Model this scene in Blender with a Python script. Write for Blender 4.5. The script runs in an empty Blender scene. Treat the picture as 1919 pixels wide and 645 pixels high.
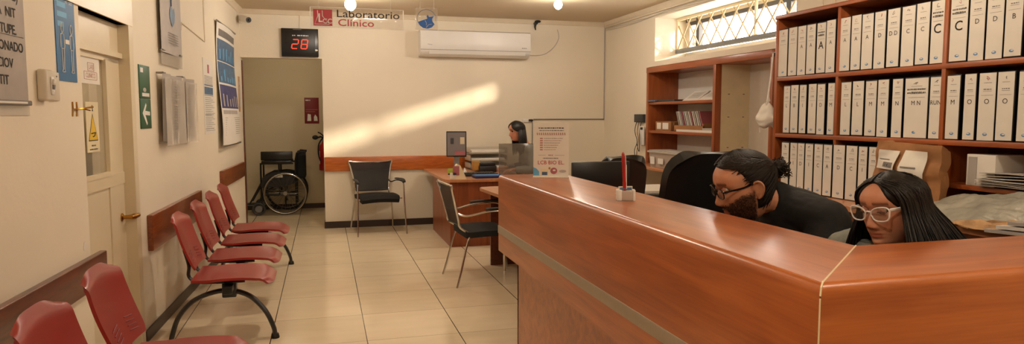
import bpy, bmesh, math, random
from mathutils import Vector, Matrix, noise
random.seed(7)
sc = bpy.context.scene
COL = sc.collection
PI = math.pi
# ---------------------------------------------------------------- camera
FPX = 1285.0; CAMH = 1.445
YAW = math.atan(352/FPX); PIT = math.atan(106/FPX)
F_ = Vector((math.sin(YAW)*math.cos(PIT), math.cos(YAW)*math.cos(PIT), -math.sin(PIT)))
R_ = Vector((math.cos(YAW), -math.sin(YAW), 0)); U_ = R_.cross(F_)
cam = bpy.data.objects.new('camera', bpy.data.cameras.new('camera')); COL.objects.link(cam)
cam.matrix_world = Matrix(((R_.x, U_.x, -F_.x, 0), (R_.y, U_.y, -F_.y, 0), (R_.z, U_.z, -F_.z, CAMH), (0, 0, 0, 1)))
cam.data.sensor_width = 36; cam.data.lens = 36*FPX/1919; cam.data.clip_start = .05
sc.camera = cam
# ---------------------------------------------------------------- look
sc.view_settings.view_transform = 'Standard'; sc.view_settings.look = 'None'
sc.view_settings.gamma = 1; sc.view_settings.use_curve_mapping = False
sc.view_settings.exposure = EXPO = 0.0
# world: hazy bright sky outside the window
w = bpy.data.worlds.new('sky'); sc.world = w; w.use_nodes = True
bg = w.node_tree.nodes['Background']; bg.inputs[0].default_value = (1.0, .94, .86, 1); bg.inputs[1].default_value = 13.0
# low sun through the clerestory window
sd = Vector((-1.574, 1.51, -.225*2.181)).normalized()
sun = bpy.data.lights.new('sun', 'SUN'); sun.energy = 6.5; sun.angle = math.radians(2.4); sun.color = (1, .82, .60)
so = bpy.data.objects.new('sun', sun); COL.objects.link(so); so.rotation_mode = 'QUATERNION'
so.rotation_quaternion = sd.to_track_quat('-Z', 'Y'); so.location = (8, 2, 5)
LAMP_W = 46      # watts per ceiling spot
LAMP_COL = (1, .86, .69)

def ray(u, v): return F_*FPX + R_*(u-959.5) - U_*(v-322.5)
CAM = Vector((0, 0, CAMH))
def at(u, v, x=None, y=None, z=None):
    d = ray(u, v)
    i, val = (0, x) if x is not None else (1, y) if y is not None else (2, z)
    return CAM + d*((val-CAM[i])/d[i])
WA, WB = -1.30, .037                      # left wall: x = WA + WB*y
def wl(u, v):
    d = ray(u, v); t = (WA+WB*CAM.y-CAM.x)/(d.x-WB*d.y); return CAM+d*t
# ---------------------------------------------------------------- materials
def s2l(c): return tuple((x/255/12.92 if x/255 <= .04045 else ((x/255+.055)/1.055)**2.4) for x in c)
MATS = {}
def mat(name, rgb=(200, 200, 200), rough=.5, metal=0, var=.06, vscale=6, bump=0, bscale=60, spec=.5, coat=0, emit=0, trans=0, stretch=(1, 1, 1), ior=None):
    m = bpy.data.materials.new(name); m.use_nodes = True; nt = m.node_tree; b = nt.nodes['Principled BSDF']
    c = s2l(rgb)
    b.inputs['Roughness'].default_value = rough; b.inputs['Metallic'].default_value = metal
    b.inputs['Specular IOR Level'].default_value = spec; b.inputs['Coat Weight'].default_value = coat
    b.inputs['Transmission Weight'].default_value = trans
    tc = nt.nodes.new('ShaderNodeTexCoord'); mp = nt.nodes.new('ShaderNodeMapping'); mp.inputs['Scale'].default_value = stretch
    nt.links.new(tc.outputs['Object'], mp.inputs[0])
    nz = nt.nodes.new('ShaderNodeTexNoise'); nz.inputs['Scale'].default_value = vscale; nz.inputs['Detail'].default_value = 5
    nt.links.new(mp.outputs[0], nz.inputs['Vector'])
    cr = nt.nodes.new('ShaderNodeValToRGB')
    cr.color_ramp.elements[0].position = .3; cr.color_ramp.elements[1].position = .7
    cr.color_ramp.elements[0].color = (*[max(0, x*(1-var)) for x in c], 1); cr.color_ramp.elements[1].color = (*[min(1, x*(1+var)) for x in c], 1)
    nt.links.new(nz.outputs[0], cr.inputs[0]); nt.links.new(cr.outputs[0], b.inputs['Base Color'])
    if emit:
        nt.links.new(cr.outputs[0], b.inputs['Emission Color']); b.inputs['Emission Strength'].default_value = emit
    if bump:
        n2 = nt.nodes.new('ShaderNodeTexNoise'); n2.inputs['Scale'].default_value = bscale; n2.inputs['Detail'].default_value = 4
        nt.links.new(mp.outputs[0], n2.inputs['Vector'])
        bp = nt.nodes.new('ShaderNodeBump'); bp.inputs['Strength'].default_value = bump; bp.inputs['Distance'].default_value = .01
        nt.links.new(n2.outputs[0], bp.inputs['Height']); nt.links.new(bp.outputs[0], b.inputs['Normal'])
    MATS[name] = m; return m
def wood(name, rgb_a, rgb_b, scale=(1, 14, 14), rough=.35, coat=0, dist=2.0, knots=False, nscale=2.2, fine=.25):
    m = bpy.data.materials.new(name); m.use_nodes = True; nt = m.node_tree; b = nt.nodes['Principled BSDF']
    b.inputs['Roughness'].default_value = rough; b.inputs['Coat Weight'].default_value = coat; b.inputs['Coat Roughness'].default_value = .22
    tc = nt.nodes.new('ShaderNodeTexCoord'); mp = nt.nodes.new('ShaderNodeMapping'); mp.inputs['Scale'].default_value = scale
    nt.links.new(tc.outputs['Object'], mp.inputs[0])
    nz = nt.nodes.new('ShaderNodeTexNoise'); nz.inputs['Scale'].default_value = nscale; nz.inputs['Detail'].default_value = 6; nz.inputs['Distortion'].default_value = dist*.3
    nt.links.new(mp.outputs[0], nz.inputs['Vector'])
    mp2 = nt.nodes.new('ShaderNodeMapping'); mp2.inputs['Scale'].default_value = tuple(s*(1.5 if s == min(scale) else 9) for s in scale)
    nt.links.new(tc.outputs['Object'], mp2.inputs[0])
    n2 = nt.nodes.new('ShaderNodeTexNoise'); n2.inputs['Scale'].default_value = nscale; n2.inputs['Detail'].default_value = 3
    nt.links.new(mp2.outputs[0], n2.inputs['Vector'])
    mx = nt.nodes.new('ShaderNodeMix'); mx.data_type = 'FLOAT'; mx.inputs[0].default_value = fine
    nt.links.new(nz.outputs[0], mx.inputs[2]); nt.links.new(n2.outputs[0], mx.inputs[3])
    cr = nt.nodes.new('ShaderNodeValToRGB'); cr.color_ramp.elements[0].position = .33; cr.color_ramp.elements[1].position = .66
    cr.color_ramp.elements[0].color = (*s2l(rgb_a), 1); cr.color_ramp.elements[1].color = (*s2l(rgb_b), 1)
    nt.links.new(mx.outputs[0], cr.inputs[0]); nt.links.new(cr.outputs[0], b.inputs['Base Color'])
    MATS[name] = m; return m
def clear(name, rgb, alpha, rough=.05):      # thin see-through sheet: tinted body over a transparent one, with a fresnel sheen
    m = bpy.data.materials.new(name); m.use_nodes = True; nt = m.node_tree; b = nt.nodes['Principled BSDF']
    b.inputs['Base Color'].default_value = (*s2l(rgb), 1); b.inputs['Roughness'].default_value = rough; b.inputs['Alpha'].default_value = alpha
    MATS[name] = m; return m
# walls: plaster with faint stains, world scale
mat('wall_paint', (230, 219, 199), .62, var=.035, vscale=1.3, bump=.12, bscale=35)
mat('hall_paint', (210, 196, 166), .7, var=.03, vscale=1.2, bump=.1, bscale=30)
mat('ceiling_paint', (206, 188, 160), .8, var=.03, vscale=1)
mat('trim_paint', (222, 208, 184), .4, var=.04, vscale=8)
mat('door_paint', (216, 202, 174), .35, var=.05, vscale=3, bump=.05, bscale=20)
wood('counter_long', (144, 68, 20), (184, 100, 40), scale=(9, .9, 9), rough=.3, coat=.5)
wood('counter_cross', (148, 72, 24), (186, 104, 44), scale=(.9, 9, 9), rough=.33, coat=.35)
wood('desk_wood', (120, 58, 28), (150, 80, 42), scale=(9, 9, .9), rough=.38, coat=.1)
wood('desk_top', (176, 112, 72), (200, 138, 94), scale=(9, 1, 9), rough=.3, coat=.2)
wood('shelf_wood', (140, 70, 32), (170, 92, 46), scale=(9, 1, 9), rough=.36, coat=.15)
wood('shelf_upright', (140, 70, 32), (170, 92, 46), scale=(9, 9, 1), rough=.36, coat=.15)
wood('rail_dark', (66, 24, 10), (112, 46, 20), scale=(8, 1.2, 10), rough=.28, coat=.4, dist=5, nscale=3)
wood('rail_mid', (106, 48, 20), (150, 78, 34), scale=(8, 1.2, 10), rough=.28, coat=.4, dist=5, nscale=3)
wood('rail_orange', (160, 78, 26), (204, 112, 44), scale=(1.2, 8, 10), rough=.28, coat=.4, dist=5, nscale=3)
mat('dark_skirt', (52, 36, 30), .4, var=.1)
mat('black_plastic', (20, 19, 19), .42, var=.08)
mat('satin_black', (26, 26, 27), .3, var=.05)
mat('black_fabric', (19, 20, 22), .9, var=.2, vscale=90, bump=.3, bscale=400)
mat('dark_grey', (58, 58, 60), .5)
mat('grey_plastic', (120, 120, 120), .45)
mat('white_plastic', (226, 222, 216), .35, var=.02)
mat('off_white', (206, 196, 178), .45, var=.03)
mat('paper', (226, 220, 210), .75, var=.025, vscale=14)
mat('paper_grey', (176, 168, 162), .6, var=.08, vscale=10)
mat('kraft', (156, 108, 66), .8, var=.12, vscale=9, bump=.4, bscale=14)
mat('chrome', (205, 200, 195), .18, 1, var=.02)
mat('steel', (150, 146, 140), .35, 1, var=.05)
mat('strip_metal', (168, 156, 138), .42, .35, var=.03, stretch=(1, 30, 1))
mat('leg_grey', (52, 50, 48), .34, .3, var=.05)
mat('red_plastic', (146, 32, 27), .33, var=.06, vscale=4, coat=.15)
mat('brass', (176, 128, 58), .25, 1)
mat('print_black', (28, 24, 24), .7); mat('print_grey', (120, 114, 110), .7); mat('print_red', (176, 30, 44), .5)
mat('print_pink', (176, 110, 100), .7); mat('print_blue', (44, 108, 172), .5); mat('poster_blue', (22, 98, 152), .45, var=.1, vscale=2)
mat('print_white', (230, 226, 220), .6); mat('sign_green', (26, 84, 52), .45); mat('sign_yellow', (226, 186, 30), .5)
mat('cream', (226, 212, 176), .55); mat('grille_paint', (190, 166, 124), .5); mat('deep_red', (120, 18, 26), .5); mat('ext_red', (176, 22, 20), .28, coat=.4)
mat('navy', (28, 36, 92), .4); mat('slate_blue', (74, 106, 140), .5, var=.3, vscale=18); mat('indigo', (62, 66, 118), .5, var=.3, vscale=18)
mat('logo_blue', (96, 146, 196), .6); mat('logo_strong', (20, 96, 184), .4); mat('rosy', (170, 96, 104), .6); mat('lime', (176, 196, 70), .6)
mat('ochre', (176, 128, 56), .5); mat('rubber', (24, 23, 22), .7)
mat('led_red', (255, 60, 40), .5, emit=2.2)
mat('bulb_glow', (255, 226, 180), .5, emit=30, var=0)
mat('sky_blue', (96, 168, 214), .5)
mat('screen_grey', (112, 104, 100), .25, emit=.15, var=.05)
mat('silver_bag', (156, 154, 142), .34, .1, var=.22, vscale=11, bump=.6, bscale=16)
mat('tan_paper', (190, 150, 106), .7, var=.3, vscale=20)
mat('hoodie_grey', (140, 144, 136), .9, var=.12, vscale=20, bump=.3, bscale=200)
mat('shirt_black', (15, 16, 19), .85, var=.2, vscale=10, bump=.25, bscale=40)
mat('trouser', (36, 40, 52), .9); mat('shoe', (30, 28, 28), .6)
mat('hair_brown', (30, 20, 14), .55, var=.35, vscale=60, spec=.3)
mat('hair_black', (19, 13, 10), .45, var=.35, vscale=50, spec=.35)
mat('scrunchie', (86, 26, 24), .7)
mat('eye_white', (206, 196, 186), .15); mat('iris', (44, 26, 16), .15)
mat('glass_frame_white', (226, 220, 214), .3); mat('frame_black', (16, 15, 15), .25)
clear('acrylic', (214, 204, 190), .22); clear('smoke_acrylic', (120, 114, 106), .5, .12); clear('mesh_fabric', (34, 34, 36), .68, .6); clear('pane', (190, 196, 196), .12)
clear('pane_frost', (176, 176, 170), .45, .25); clear('film', (214, 206, 196), .45, .12); clear('lens', (120, 110, 100), .15)
clear('bin_clear', (206, 190, 176), .72, .2); clear('sheer', (206, 196, 180), .8, .4)
clear('window_glass', (235, 240, 245), .04)
# skin with painted pigment attribute
def skin_mat(name, base):
    m = mat(name, base, .5, var=.05, vscale=30, bump=.08, bscale=300); nt = m.node_tree; b = nt.nodes['Principled BSDF']
    at_ = nt.nodes.new('ShaderNodeVertexColor'); at_.layer_name = 'pigment'
    mx = nt.nodes.new('ShaderNodeMix'); mx.data_type = 'RGBA'; mx.blend_type = 'MULTIPLY'; mx.inputs[0].default_value = 1
    src = b.inputs['Base Color'].links[0].from_socket
    nt.links.new(src, mx.inputs[6]); nt.links.new(at_.outputs[0], mx.inputs[7]); nt.links.new(mx.outputs[2], b.inputs['Base Color'])
    b.inputs['Subsurface Weight'].default_value = .08; b.inputs['Subsurface Radius'].default_value = (.02, .008, .004)
    return m
skin_mat('skin_man', (196, 138, 106)); skin_mat('skin_woman', (200, 140, 110))
# floor: large polished tiles, joints on a .6 m grid
def floor_mat():
    m = bpy.data.materials.new('floor_tile'); m.use_nodes = True; nt = m.node_tree; b = nt.nodes['Principled BSDF']
    tc = nt.nodes.new('ShaderNodeTexCoord'); sp = nt.nodes.new('ShaderNodeSeparateXYZ'); nt.links.new(tc.outputs['Object'], sp.inputs[0])
    def M(op, a, bb=None):
        n = nt.nodes.new('ShaderNodeMath'); n.operation = op
        for i, q in enumerate((a, bb)):
            if q is None: continue
            if isinstance(q, (int, float)): n.inputs[i].default_value = q
            else: nt.links.new(q, n.inputs[i])
        return n.outputs[0]
    def joint(o, off, wd):
        f = M('FRACT', M('DIVIDE', M('SUBTRACT', o, off-6), .6)); d = M('ABSOLUTE', M('SUBTRACT', f, .5))
        return M('GREATER_THAN', d, .5-wd/.6/2)
    jx = joint(sp.outputs[0], .24, .006); jy = joint(sp.outputs[1], .2, .0035)
    ix = M('FLOOR', M('DIVIDE', M('SUBTRACT', sp.outputs[0], .24), .6)); iy = M('FLOOR', M('DIVIDE', M('SUBTRACT', sp.outputs[1], .2), .6))
    cb = nt.nodes.new('ShaderNodeCombineXYZ'); nt.links.new(ix, cb.inputs[0]); nt.links.new(iy, cb.inputs[1])
    wn = nt.nodes.new('ShaderNodeTexWhiteNoise'); nt.links.new(cb.outputs[0], wn.inputs[0])
    nz = nt.nodes.new('ShaderNodeTexNoise'); nz.inputs['Scale'].default_value = 2.5; nz.inputs['Detail'].default_value = 6
    mp = nt.nodes.new('ShaderNodeMapping'); mp.inputs['Scale'].default_value = (1, 3, 1); nt.links.new(tc.outputs['Object'], mp.inputs[0]); nt.links.new(mp.outputs[0], nz.inputs['Vector'])
    f = M('ADD', M('MULTIPLY', wn.outputs[0], .35), M('MULTIPLY', nz.outputs[0], .65))
    cr = nt.nodes.new('ShaderNodeValToRGB'); cr.color_ramp.elements[0].position = .25; cr.color_ramp.elements[1].position = .75
    cr.color_ramp.elements[0].color = (*s2l((224, 207, 176)), 1); cr.color_ramp.elements[1].color = (*s2l((240, 224, 194)), 1)
    nt.links.new(f, cr.inputs[0])
    m1 = nt.nodes.new('ShaderNodeMix'); m1.data_type = 'RGBA'; nt.links.new(jy, m1.inputs[0]); nt.links.new(cr.outputs[0], m1.inputs[6]); m1.inputs[7].default_value = (*s2l((128, 108, 80)), 1)
    m2 = nt.nodes.new('ShaderNodeMix'); m2.data_type = 'RGBA'; nt.links.new(jx, m2.inputs[0]); nt.links.new(m1.outputs[2], m2.inputs[6]); m2.inputs[7].default_value = (*s2l((56, 44, 32)), 1)
    nt.links.new(m2.outputs[2], b.inputs['Base Color'])
    b.inputs['Roughness'].default_value = .16; b.inputs['Specular IOR Level'].default_value = .5
    MATS['floor_tile'] = m
floor_mat()
# ---------------------------------------------------------------- mesh builder
I4 = Matrix.Identity(4)
def T(x, y, z): return Matrix.Translation((x, y, z))
def RX(a): return Matrix.Rotation(a, 4, 'X')
def RY(a): return Matrix.Rotation(a, 4, 'Y')
def RZ(a): return Matrix.Rotation(a, 4, 'Z')
def frame(o, x, y, z):
    x, y, z = Vector(x), Vector(y), Vector(z)
    return Matrix(((x.x, y.x, z.x, o[0]), (x.y, y.y, z.y, o[1]), (x.z, y.z, z.z, o[2]), (0, 0, 0, 1)))
TXT = {}
def text_mesh(s, bold=0.0):
    k = (s, bold)
    if k not in TXT:
        c = bpy.data.curves.new('t', 'FONT'); c.body = s; c.size = 1; c.align_x = 'CENTER'; c.align_y = 'CENTER'; c.offset = bold; c.resolution_u = 3
        o = bpy.data.objects.new('t', c); COL.objects.link(o)
        dg = bpy.context.evaluated_depsgraph_get(); me = bpy.data.meshes.new_from_object(o.evaluated_get(dg))
        TXT[k] = ([v.co.copy() for v in me.vertices], [list(p.vertices) for p in me.polygons])
        bpy.data.objects.remove(o); bpy.data.curves.remove(c); bpy.data.meshes.remove(me)
    return TXT[k]
class MB:
    def __init__(s): s.v = []; s.f = []; s.mi = []; s.ms = []; s.M = I4
    def mx(s, m):
        if m not in s.ms: s.ms.append(m)
        return s.ms.index(m)
    def add(s, vs, fs, m, M=None):
        M = s.M @ M if M is not None else s.M
        n = len(s.v); s.v += [M @ Vector(v) for v in vs]; k = s.mx(m)
        for f in fs: s.f.append([i+n for i in f]); s.mi.append(k)
        return s
    def box(s, c, d, m, M=None, bev=0, seg=2):
        bm = bmesh.new(); bmesh.ops.create_cube(bm, size=1)
        for v in bm.verts: v.co = Vector((v.co.x*d[0]+c[0], v.co.y*d[1]+c[1], v.co.z*d[2]+c[2]))
        if bev: bmesh.ops.bevel(bm, geom=bm.edges[:], offset=min(bev, min(d)*.45), segments=seg, profile=.5, affect='EDGES')
        return s.bm(bm, m, M)
    def b2(s, a, b, m, M=None, bev=0, seg=2):
        return s.box([(p+q)/2 for p, q in zip(a, b)], [abs(q-p) for p, q in zip(a, b)], m, M, bev, seg)
    def bm(s, bm, m, M=None):
        bm.verts.index_update(); s.add([v.co.copy() for v in bm.verts], [[v.index for v in f.verts] for f in bm.faces], m, M); bm.free(); return s
    def sph(s, c, r, m, M=None, seg=20, rings=12):
        if isinstance(r, (int, float)): r = (r, r, r)
        vs = [(c[0], c[1], c[2]+r[2])]; fs = []
        for i in range(1, rings):
            a = PI*i/rings
            for j in range(seg):
                b = 2*PI*j/seg; vs.append((c[0]+r[0]*math.sin(a)*math.cos(b), c[1]+r[1]*math.sin(a)*math.sin(b), c[2]+r[2]*math.cos(a)))
        vs.append((c[0], c[1], c[2]-r[2]))
        for j in range(seg): fs.append([0, 1+j, 1+(j+1) % seg])
        for i in range(rings-2):
            for j in range(seg):
                a = 1+i*seg+j; b = 1+i*seg+(j+1) % seg; fs.append([a, a+seg, b+seg, b])
        L = len(vs)-1; o = 1+(rings-2)*seg
        for j in range(seg): fs.append([L, o+(j+1) % seg, o+j])
        return s.add(vs, fs, m, M)
    def tube(s, pts, r, m, n=8, closed=False, M=None, flat=None, caps=True):
        pts = [Vector(p) for p in pts]; N = len(pts)
        rr = r if isinstance(r, (list, tuple)) else [r]*N
        tg = []
        for i in range(N):
            a = pts[(i-1) % N] if (closed or i > 0) else pts[i]; b = pts[(i+1) % N] if (closed or i < N-1) else pts[i]
            d = b-a; tg.append(d.normalized() if d.length > 1e-9 else Vector((0, 0, 1)))
        up = Vector((0, 0, 1)) if abs(tg[0].z) < .9 else Vector((1, 0, 0))
        nn = (up - tg[0]*up.dot(tg[0])).normalized(); vs = []; fs = []
        for i in range(N):
            nn = (nn - tg[i]*nn.dot(tg[i]))
            nn = nn.normalized() if nn.length > 1e-6 else tg[i].orthogonal().normalized()
            bb = tg[i].cross(nn)
            for j in range(n):
                a = 2*PI*j/n; fa, fb = (1, 1) if flat is None else flat
                vs.append(pts[i] + nn*(rr[i]*fa*math.cos(a)) + bb*(rr[i]*fb*math.sin(a)))
        K = N if closed else N-1
        for i in range(K):
            for j in range(n):
                a = i*n+j; b = i*n+(j+1) % n; c = ((i+1) % N)*n
                fs.append([a, b, c+(j+1) % n, c+j])
        if not closed and caps: fs.append(list(range(n))[::-1]); fs.append([(N-1)*n+j for j in range(n)])
        return s.add(vs, fs, m, M)
    def lathe(s, prof, m, n=24, M=None, cap=True):
        vs = []; fs = []
        for r, z in prof:
            for j in range(n): a = 2*PI*j/n; vs.append((r*math.cos(a), r*math.sin(a), z))
        for i in range(len(prof)-1):
            for j in range(n): fs.append([i*n+j, i*n+(j+1) % n, (i+1)*n+(j+1) % n, (i+1)*n+j])
        if cap:
            if prof[0][0] > 1e-5: fs.append(list(range(n))[::-1])
            if prof[-1][0] > 1e-5: fs.append([(len(prof)-1)*n+j for j in range(n)])
        return s.add(vs, fs, m, M)
    def prism(s, poly, z0, z1, m, M=None):
        n = len(poly); vs = [(x, y, z0) for x, y in poly]+[(x, y, z1) for x, y in poly]
        fs = [[i, (i+1) % n, n+(i+1) % n, n+i] for i in range(n)]
        fs.append(list(range(n))[::-1]); fs.append([n+i for i in range(n)])
        return s.add(vs, fs, m, M)
    def surf(s, fn, nu, nv, th, m, M=None, closed_u=False):
        """thick sheet from fn(a,b)->point, a,b in 0..1; closed solid"""
        P = [[Vector(fn(i/nu, j/nv)) for j in range(nv+1)] for i in range(nu+1)]
        Q = []
        for i in range(nu+1):
            row = []
            for j in range(nv+1):
                a = P[min(i+1, nu)][j]-P[max(i-1, 0)][j]; b = P[i][min(j+1, nv)]-P[i][max(j-1, 0)]
                nrm = a.cross(b); nrm = nrm.normalized() if nrm.length > 1e-12 else Vector((0, 0, 1))
                row.append(P[i][j]-nrm*th)
            Q.append(row)
        W = nv+1; vs = [p for r in P for p in r]+[q for r in Q for q in r]; o = (nu+1)*W; fs = []
        for i in range(nu):
            for j in range(nv):
                a = i*W+j; fs.append([a, a+W, a+W+1, a+1]); fs.append([o+a, o+a+1, o+a+W+1, o+a+W])
        for i in range(nu):
            a = i*W; fs.append([a, o+a, o+a+W, a+W]); a = i*W+nv; fs.append([a, a+W, o+a+W, o+a])
        for j in range(nv):
            fs.append([j, j+1, o+j+1, o+j]); a = nu*W+j; fs.append([a, o+a, o+a+1, a+1])
        return s.add(vs, fs, m, M)
    def text(s, st, size, m, M, bold=0.0, sx=1.0):
        vs, fs = text_mesh(st, bold)
        return s.add([(v.x*size*sx, v.y*size, v.z) for v in vs], fs, m, M)
    def rect(s, x0, y0, x1, y1, m, M, z=0.0):
        return s.add([(x0, y0, z), (x1, y0, z), (x1, y1, z), (x0, y1, z)], [[0, 1, 2, 3]], m, M)
    def ell(s, cx, cy, rx, ry, m, M, z=0.0, n=20):
        return s.add([(cx+rx*math.cos(2*PI*i/n), cy+ry*math.sin(2*PI*i/n), z) for i in range(n)], [list(range(n))], m, M)
    def poly(s, pts, m, M, z=0.0):
        return s.add([(x, y, z) for x, y in pts], [list(range(len(pts)))], m, M)
    def scrib(s, x0, x1, y, h, m, M, z=.0006, rnd=None, words=True):
        x = x0; rnd = rnd or random
        while x < x1-h*.4:
            wd = h*rnd.uniform(.8, 3.2) if words else h*rnd.uniform(.35, .8)
            e = min(x1, x+wd); s.rect(x, y-h/2*rnd.uniform(.7, 1), e, y+h/2*rnd.uniform(.7, 1), m, M, z); x = e+h*(.5 if words else .3)
    def build(s, name, parent=None, origin=None, sharp=35, smooth=True):
        if parent is not None:
            inv = parent_inv(parent); off = None
        else:
            if origin is None:
                xs = [v.x for v in s.v]; ys = [v.y for v in s.v]; zs = [v.z for v in s.v]
                origin = ((min(xs)+max(xs))/2, (min(ys)+max(ys))/2, min(zs))
            inv = Matrix.Translation(-Vector(origin))
        me = bpy.data.meshes.new(name)
        me.from_pydata([inv @ v for v in s.v], [], s.f)
        for m in s.ms: me.materials.append(MATS[m])
        me.polygons.foreach_set('material_index', s.mi)
        if smooth:
            me.polygons.foreach_set('use_smooth', [True]*len(me.polygons)); me.set_sharp_from_angle(angle=math.radians(sharp))
        me.update()
        o = bpy.data.objects.new(name, me); COL.objects.link(o)
        if parent is not None: o.parent = parent
        else: o.location = origin
        return o
ROOT_M = {}
def parent_inv(p):
    while p.parent is not None: p = p.parent
    if p.name not in ROOT_M:
        return (Matrix.Translation(p.location) @ p.rotation_euler.to_matrix().to_4x4()).inverted()
    return I4                       # root built in its own coordinates
def tag(o, label, cat, group=None, kind=None):
    o['label'] = label; o['category'] = cat
    if group: o['group'] = group
    if kind: o['kind'] = kind
    return o
def thing(name, label, cat, loc=(0, 0, 0), rz=0, group=None, local=False):
    o = bpy.data.objects.new(name, None); COL.objects.link(o); o.location = loc; o.rotation_euler = (0, 0, rz); o.empty_display_size = .1
    if local: ROOT_M[o.name] = 1
    return tag(o, label, cat, group)
def struct(o): o['kind'] = 'structure'; return o
def dup(root, loc, rz, label, group=None):
    r = root.copy(); COL.objects.link(r); r.location = loc; r.rotation_euler = (0, 0, rz); r['label'] = label
    if group: r['group'] = group
    def rec(a, b):
        for ch in list(a.children):
            c = ch.copy(); COL.objects.link(c); c.parent = b; rec(ch, c)
    rec(root, r); return r
def arc(c, r, a0, a1, n, plane='xz', y=0):
    out = []
    for i in range(n+1):
        a = a0+(a1-a0)*i/n; p, q = r*math.cos(a), r*math.sin(a)
        out.append({'xz': (c[0]+p, y, c[1]+q), 'xy': (c[0]+p, c[1]+q, y), 'yz': (y, c[0]+p, c[1]+q)}[plane])
    return out
def smoothpath(pts, n=6):
    pts = [Vector(p) for p in pts]; out = []
    for i in range(len(pts)-1):
        p0 = pts[max(i-1, 0)]; p1 = pts[i]; p2 = pts[i+1]; p3 = pts[min(i+2, len(pts)-1)]
        for k in range(n):
            t = k/n
            out.append(.5*((2*p1)+(p2-p0)*t+(2*p0-5*p1+4*p2-p3)*t*t+(3*p1-p0-3*p2+p3)*t**3))
    out.append(pts[-1]); return out
# ================================================================ SETTING
CEIL = 2.735
def wx(y): return WA+WB*y
mb = MB(); mb.b2((-3.2, -3, -.06), (4.4, 12, 0), 'floor_tile'); o = struct(mb.build('floor', origin=(0, 0, 0)))
mb = MB(); mb.b2((-3.2, -3, CEIL), (4.6, 9.2, CEIL+.1), 'ceiling_paint'); struct(mb.build('ceiling', origin=(0, 0, CEIL)))
# left wall with the recessed door opening
DY0, DY1, DZ = 3.88, 4.64, 1.985
def lw(mb, y0, y1, z0, z1, m='wall_paint', th=.22, out=0.0, side=0):
    a, b = wx(y0)+out, wx(y1)+out
    pts = [(a, y0), (b, y1), (b-th, y1), (a-th, y0)]
    mb.prism(pts, z0, z1, m)
mb = MB(); lw(mb, -3, DY0, 0, CEIL); lw(mb, DY1, 9.04, 0, CEIL); lw(mb, DY0, DY1, DZ, CEIL)
struct(mb.build('wall_left', origin=(wx(4), 4, 0)))
# back wall with hall opening
mb = MB(); OX0, OX1, OZ = -.965, -.005, 2.155
mb.b2((-2.5, 9.04, 0), (OX0, 9.2, CEIL), 'wall_paint'); mb.b2((OX1, 9.04, 0), (3.83, 9.2, CEIL), 'wall_paint'); mb.b2((OX0, 9.04, OZ), (OX1, 9.2, CEIL), 'wall_paint')
struct(mb.build('wall_back', origin=(1.5, 9.04, 0)))
# hallway beyond
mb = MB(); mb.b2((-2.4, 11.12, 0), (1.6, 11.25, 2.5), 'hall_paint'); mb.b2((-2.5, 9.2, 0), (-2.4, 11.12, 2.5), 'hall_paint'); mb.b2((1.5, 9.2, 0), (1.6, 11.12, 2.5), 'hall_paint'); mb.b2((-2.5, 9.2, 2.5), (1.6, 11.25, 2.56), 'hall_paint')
struct(mb.build('wall_hall', origin=(-.4, 11.12, 0)))
mb = MB(); mb.b2((-2.4, 11.1, 0), (1.5, 11.118, .075), 'dark_skirt'); struct(mb.build('baseboard_hall', origin=(-.4, 11.1, 0)))
mb = MB(); mb.b2((OX1, 9.022, 0), (3.2, 9.04, .085), 'dark_skirt'); mb.b2((OX1-.012, 9.022, 0), (OX1, 9.2, .085), 'dark_skirt'); struct(mb.build('baseboard_back', origin=(1.5, 9.03, 0)))
mb = MB(); lw(mb, 4.72, 9.03, 0, .075, 'dark_skirt', th=.012, out=.013); struct(mb.build('baseboard_left', origin=(-1.05, 7, 0)))
# right wall: high window, niche for the cupboard, jog forward at the binder shelves
RX_ = 3.83; WZ0, WZ1 = 2.215, 2.60; WY0, WY1 = 4.35, 7.53; NY0, NY1 = 5.18, 7.70; NZ = 2.03
mb = MB()
mb.b2((RX_, 7.70, 0), (4.45, 9.2, CEIL), 'wall_paint'); mb.b2((RX_, WY1, NZ), (4.45, 7.70, CEIL), 'wall_paint')
mb.b2((RX_, WY0, WZ1), (4.36, WY1, CEIL), 'wall_paint')
mb.b2((4.30, WY0, 2.545), (4.36, WY1, CEIL), 'wall_paint')  # outer eave strip, added to cut the top of the sun beam
mb.prism([(RX_, 2.09), (4.13, 2.13), (4.32, 2.13), (4.32, NZ), (RX_, NZ)], WY0, WY1, 'wall_paint', frame((0, 0, 0), (1, 0, 0), (0, 0, 1), (0, 1, 0)))
mb.b2((4.24, NY0, 0), (4.45, NY1, NZ), 'wall_paint'); mb.b2((RX_, 4.26, 0), (4.45, NY0, NZ), 'wall_paint')
mb.b2((RX_, 4.26, NZ), (4.45, WY0, CEIL), 'wall_paint')
struct(mb.build('wall_right', origin=(RX_, 6, 0)))
mb = MB(); mb.b2((3.27, -3, 0), (4.45, 4.26, CEIL), 'wall_paint'); struct(mb.build('wall_right_front', origin=(3.27, 1, 0)))
mb = MB(); mb.b2((-1.6, -2.6, 0), (3.27, -2.5, CEIL), 'wall_paint'); struct(mb.build('wall_behind', origin=(1, -2.5, 0)))
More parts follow.
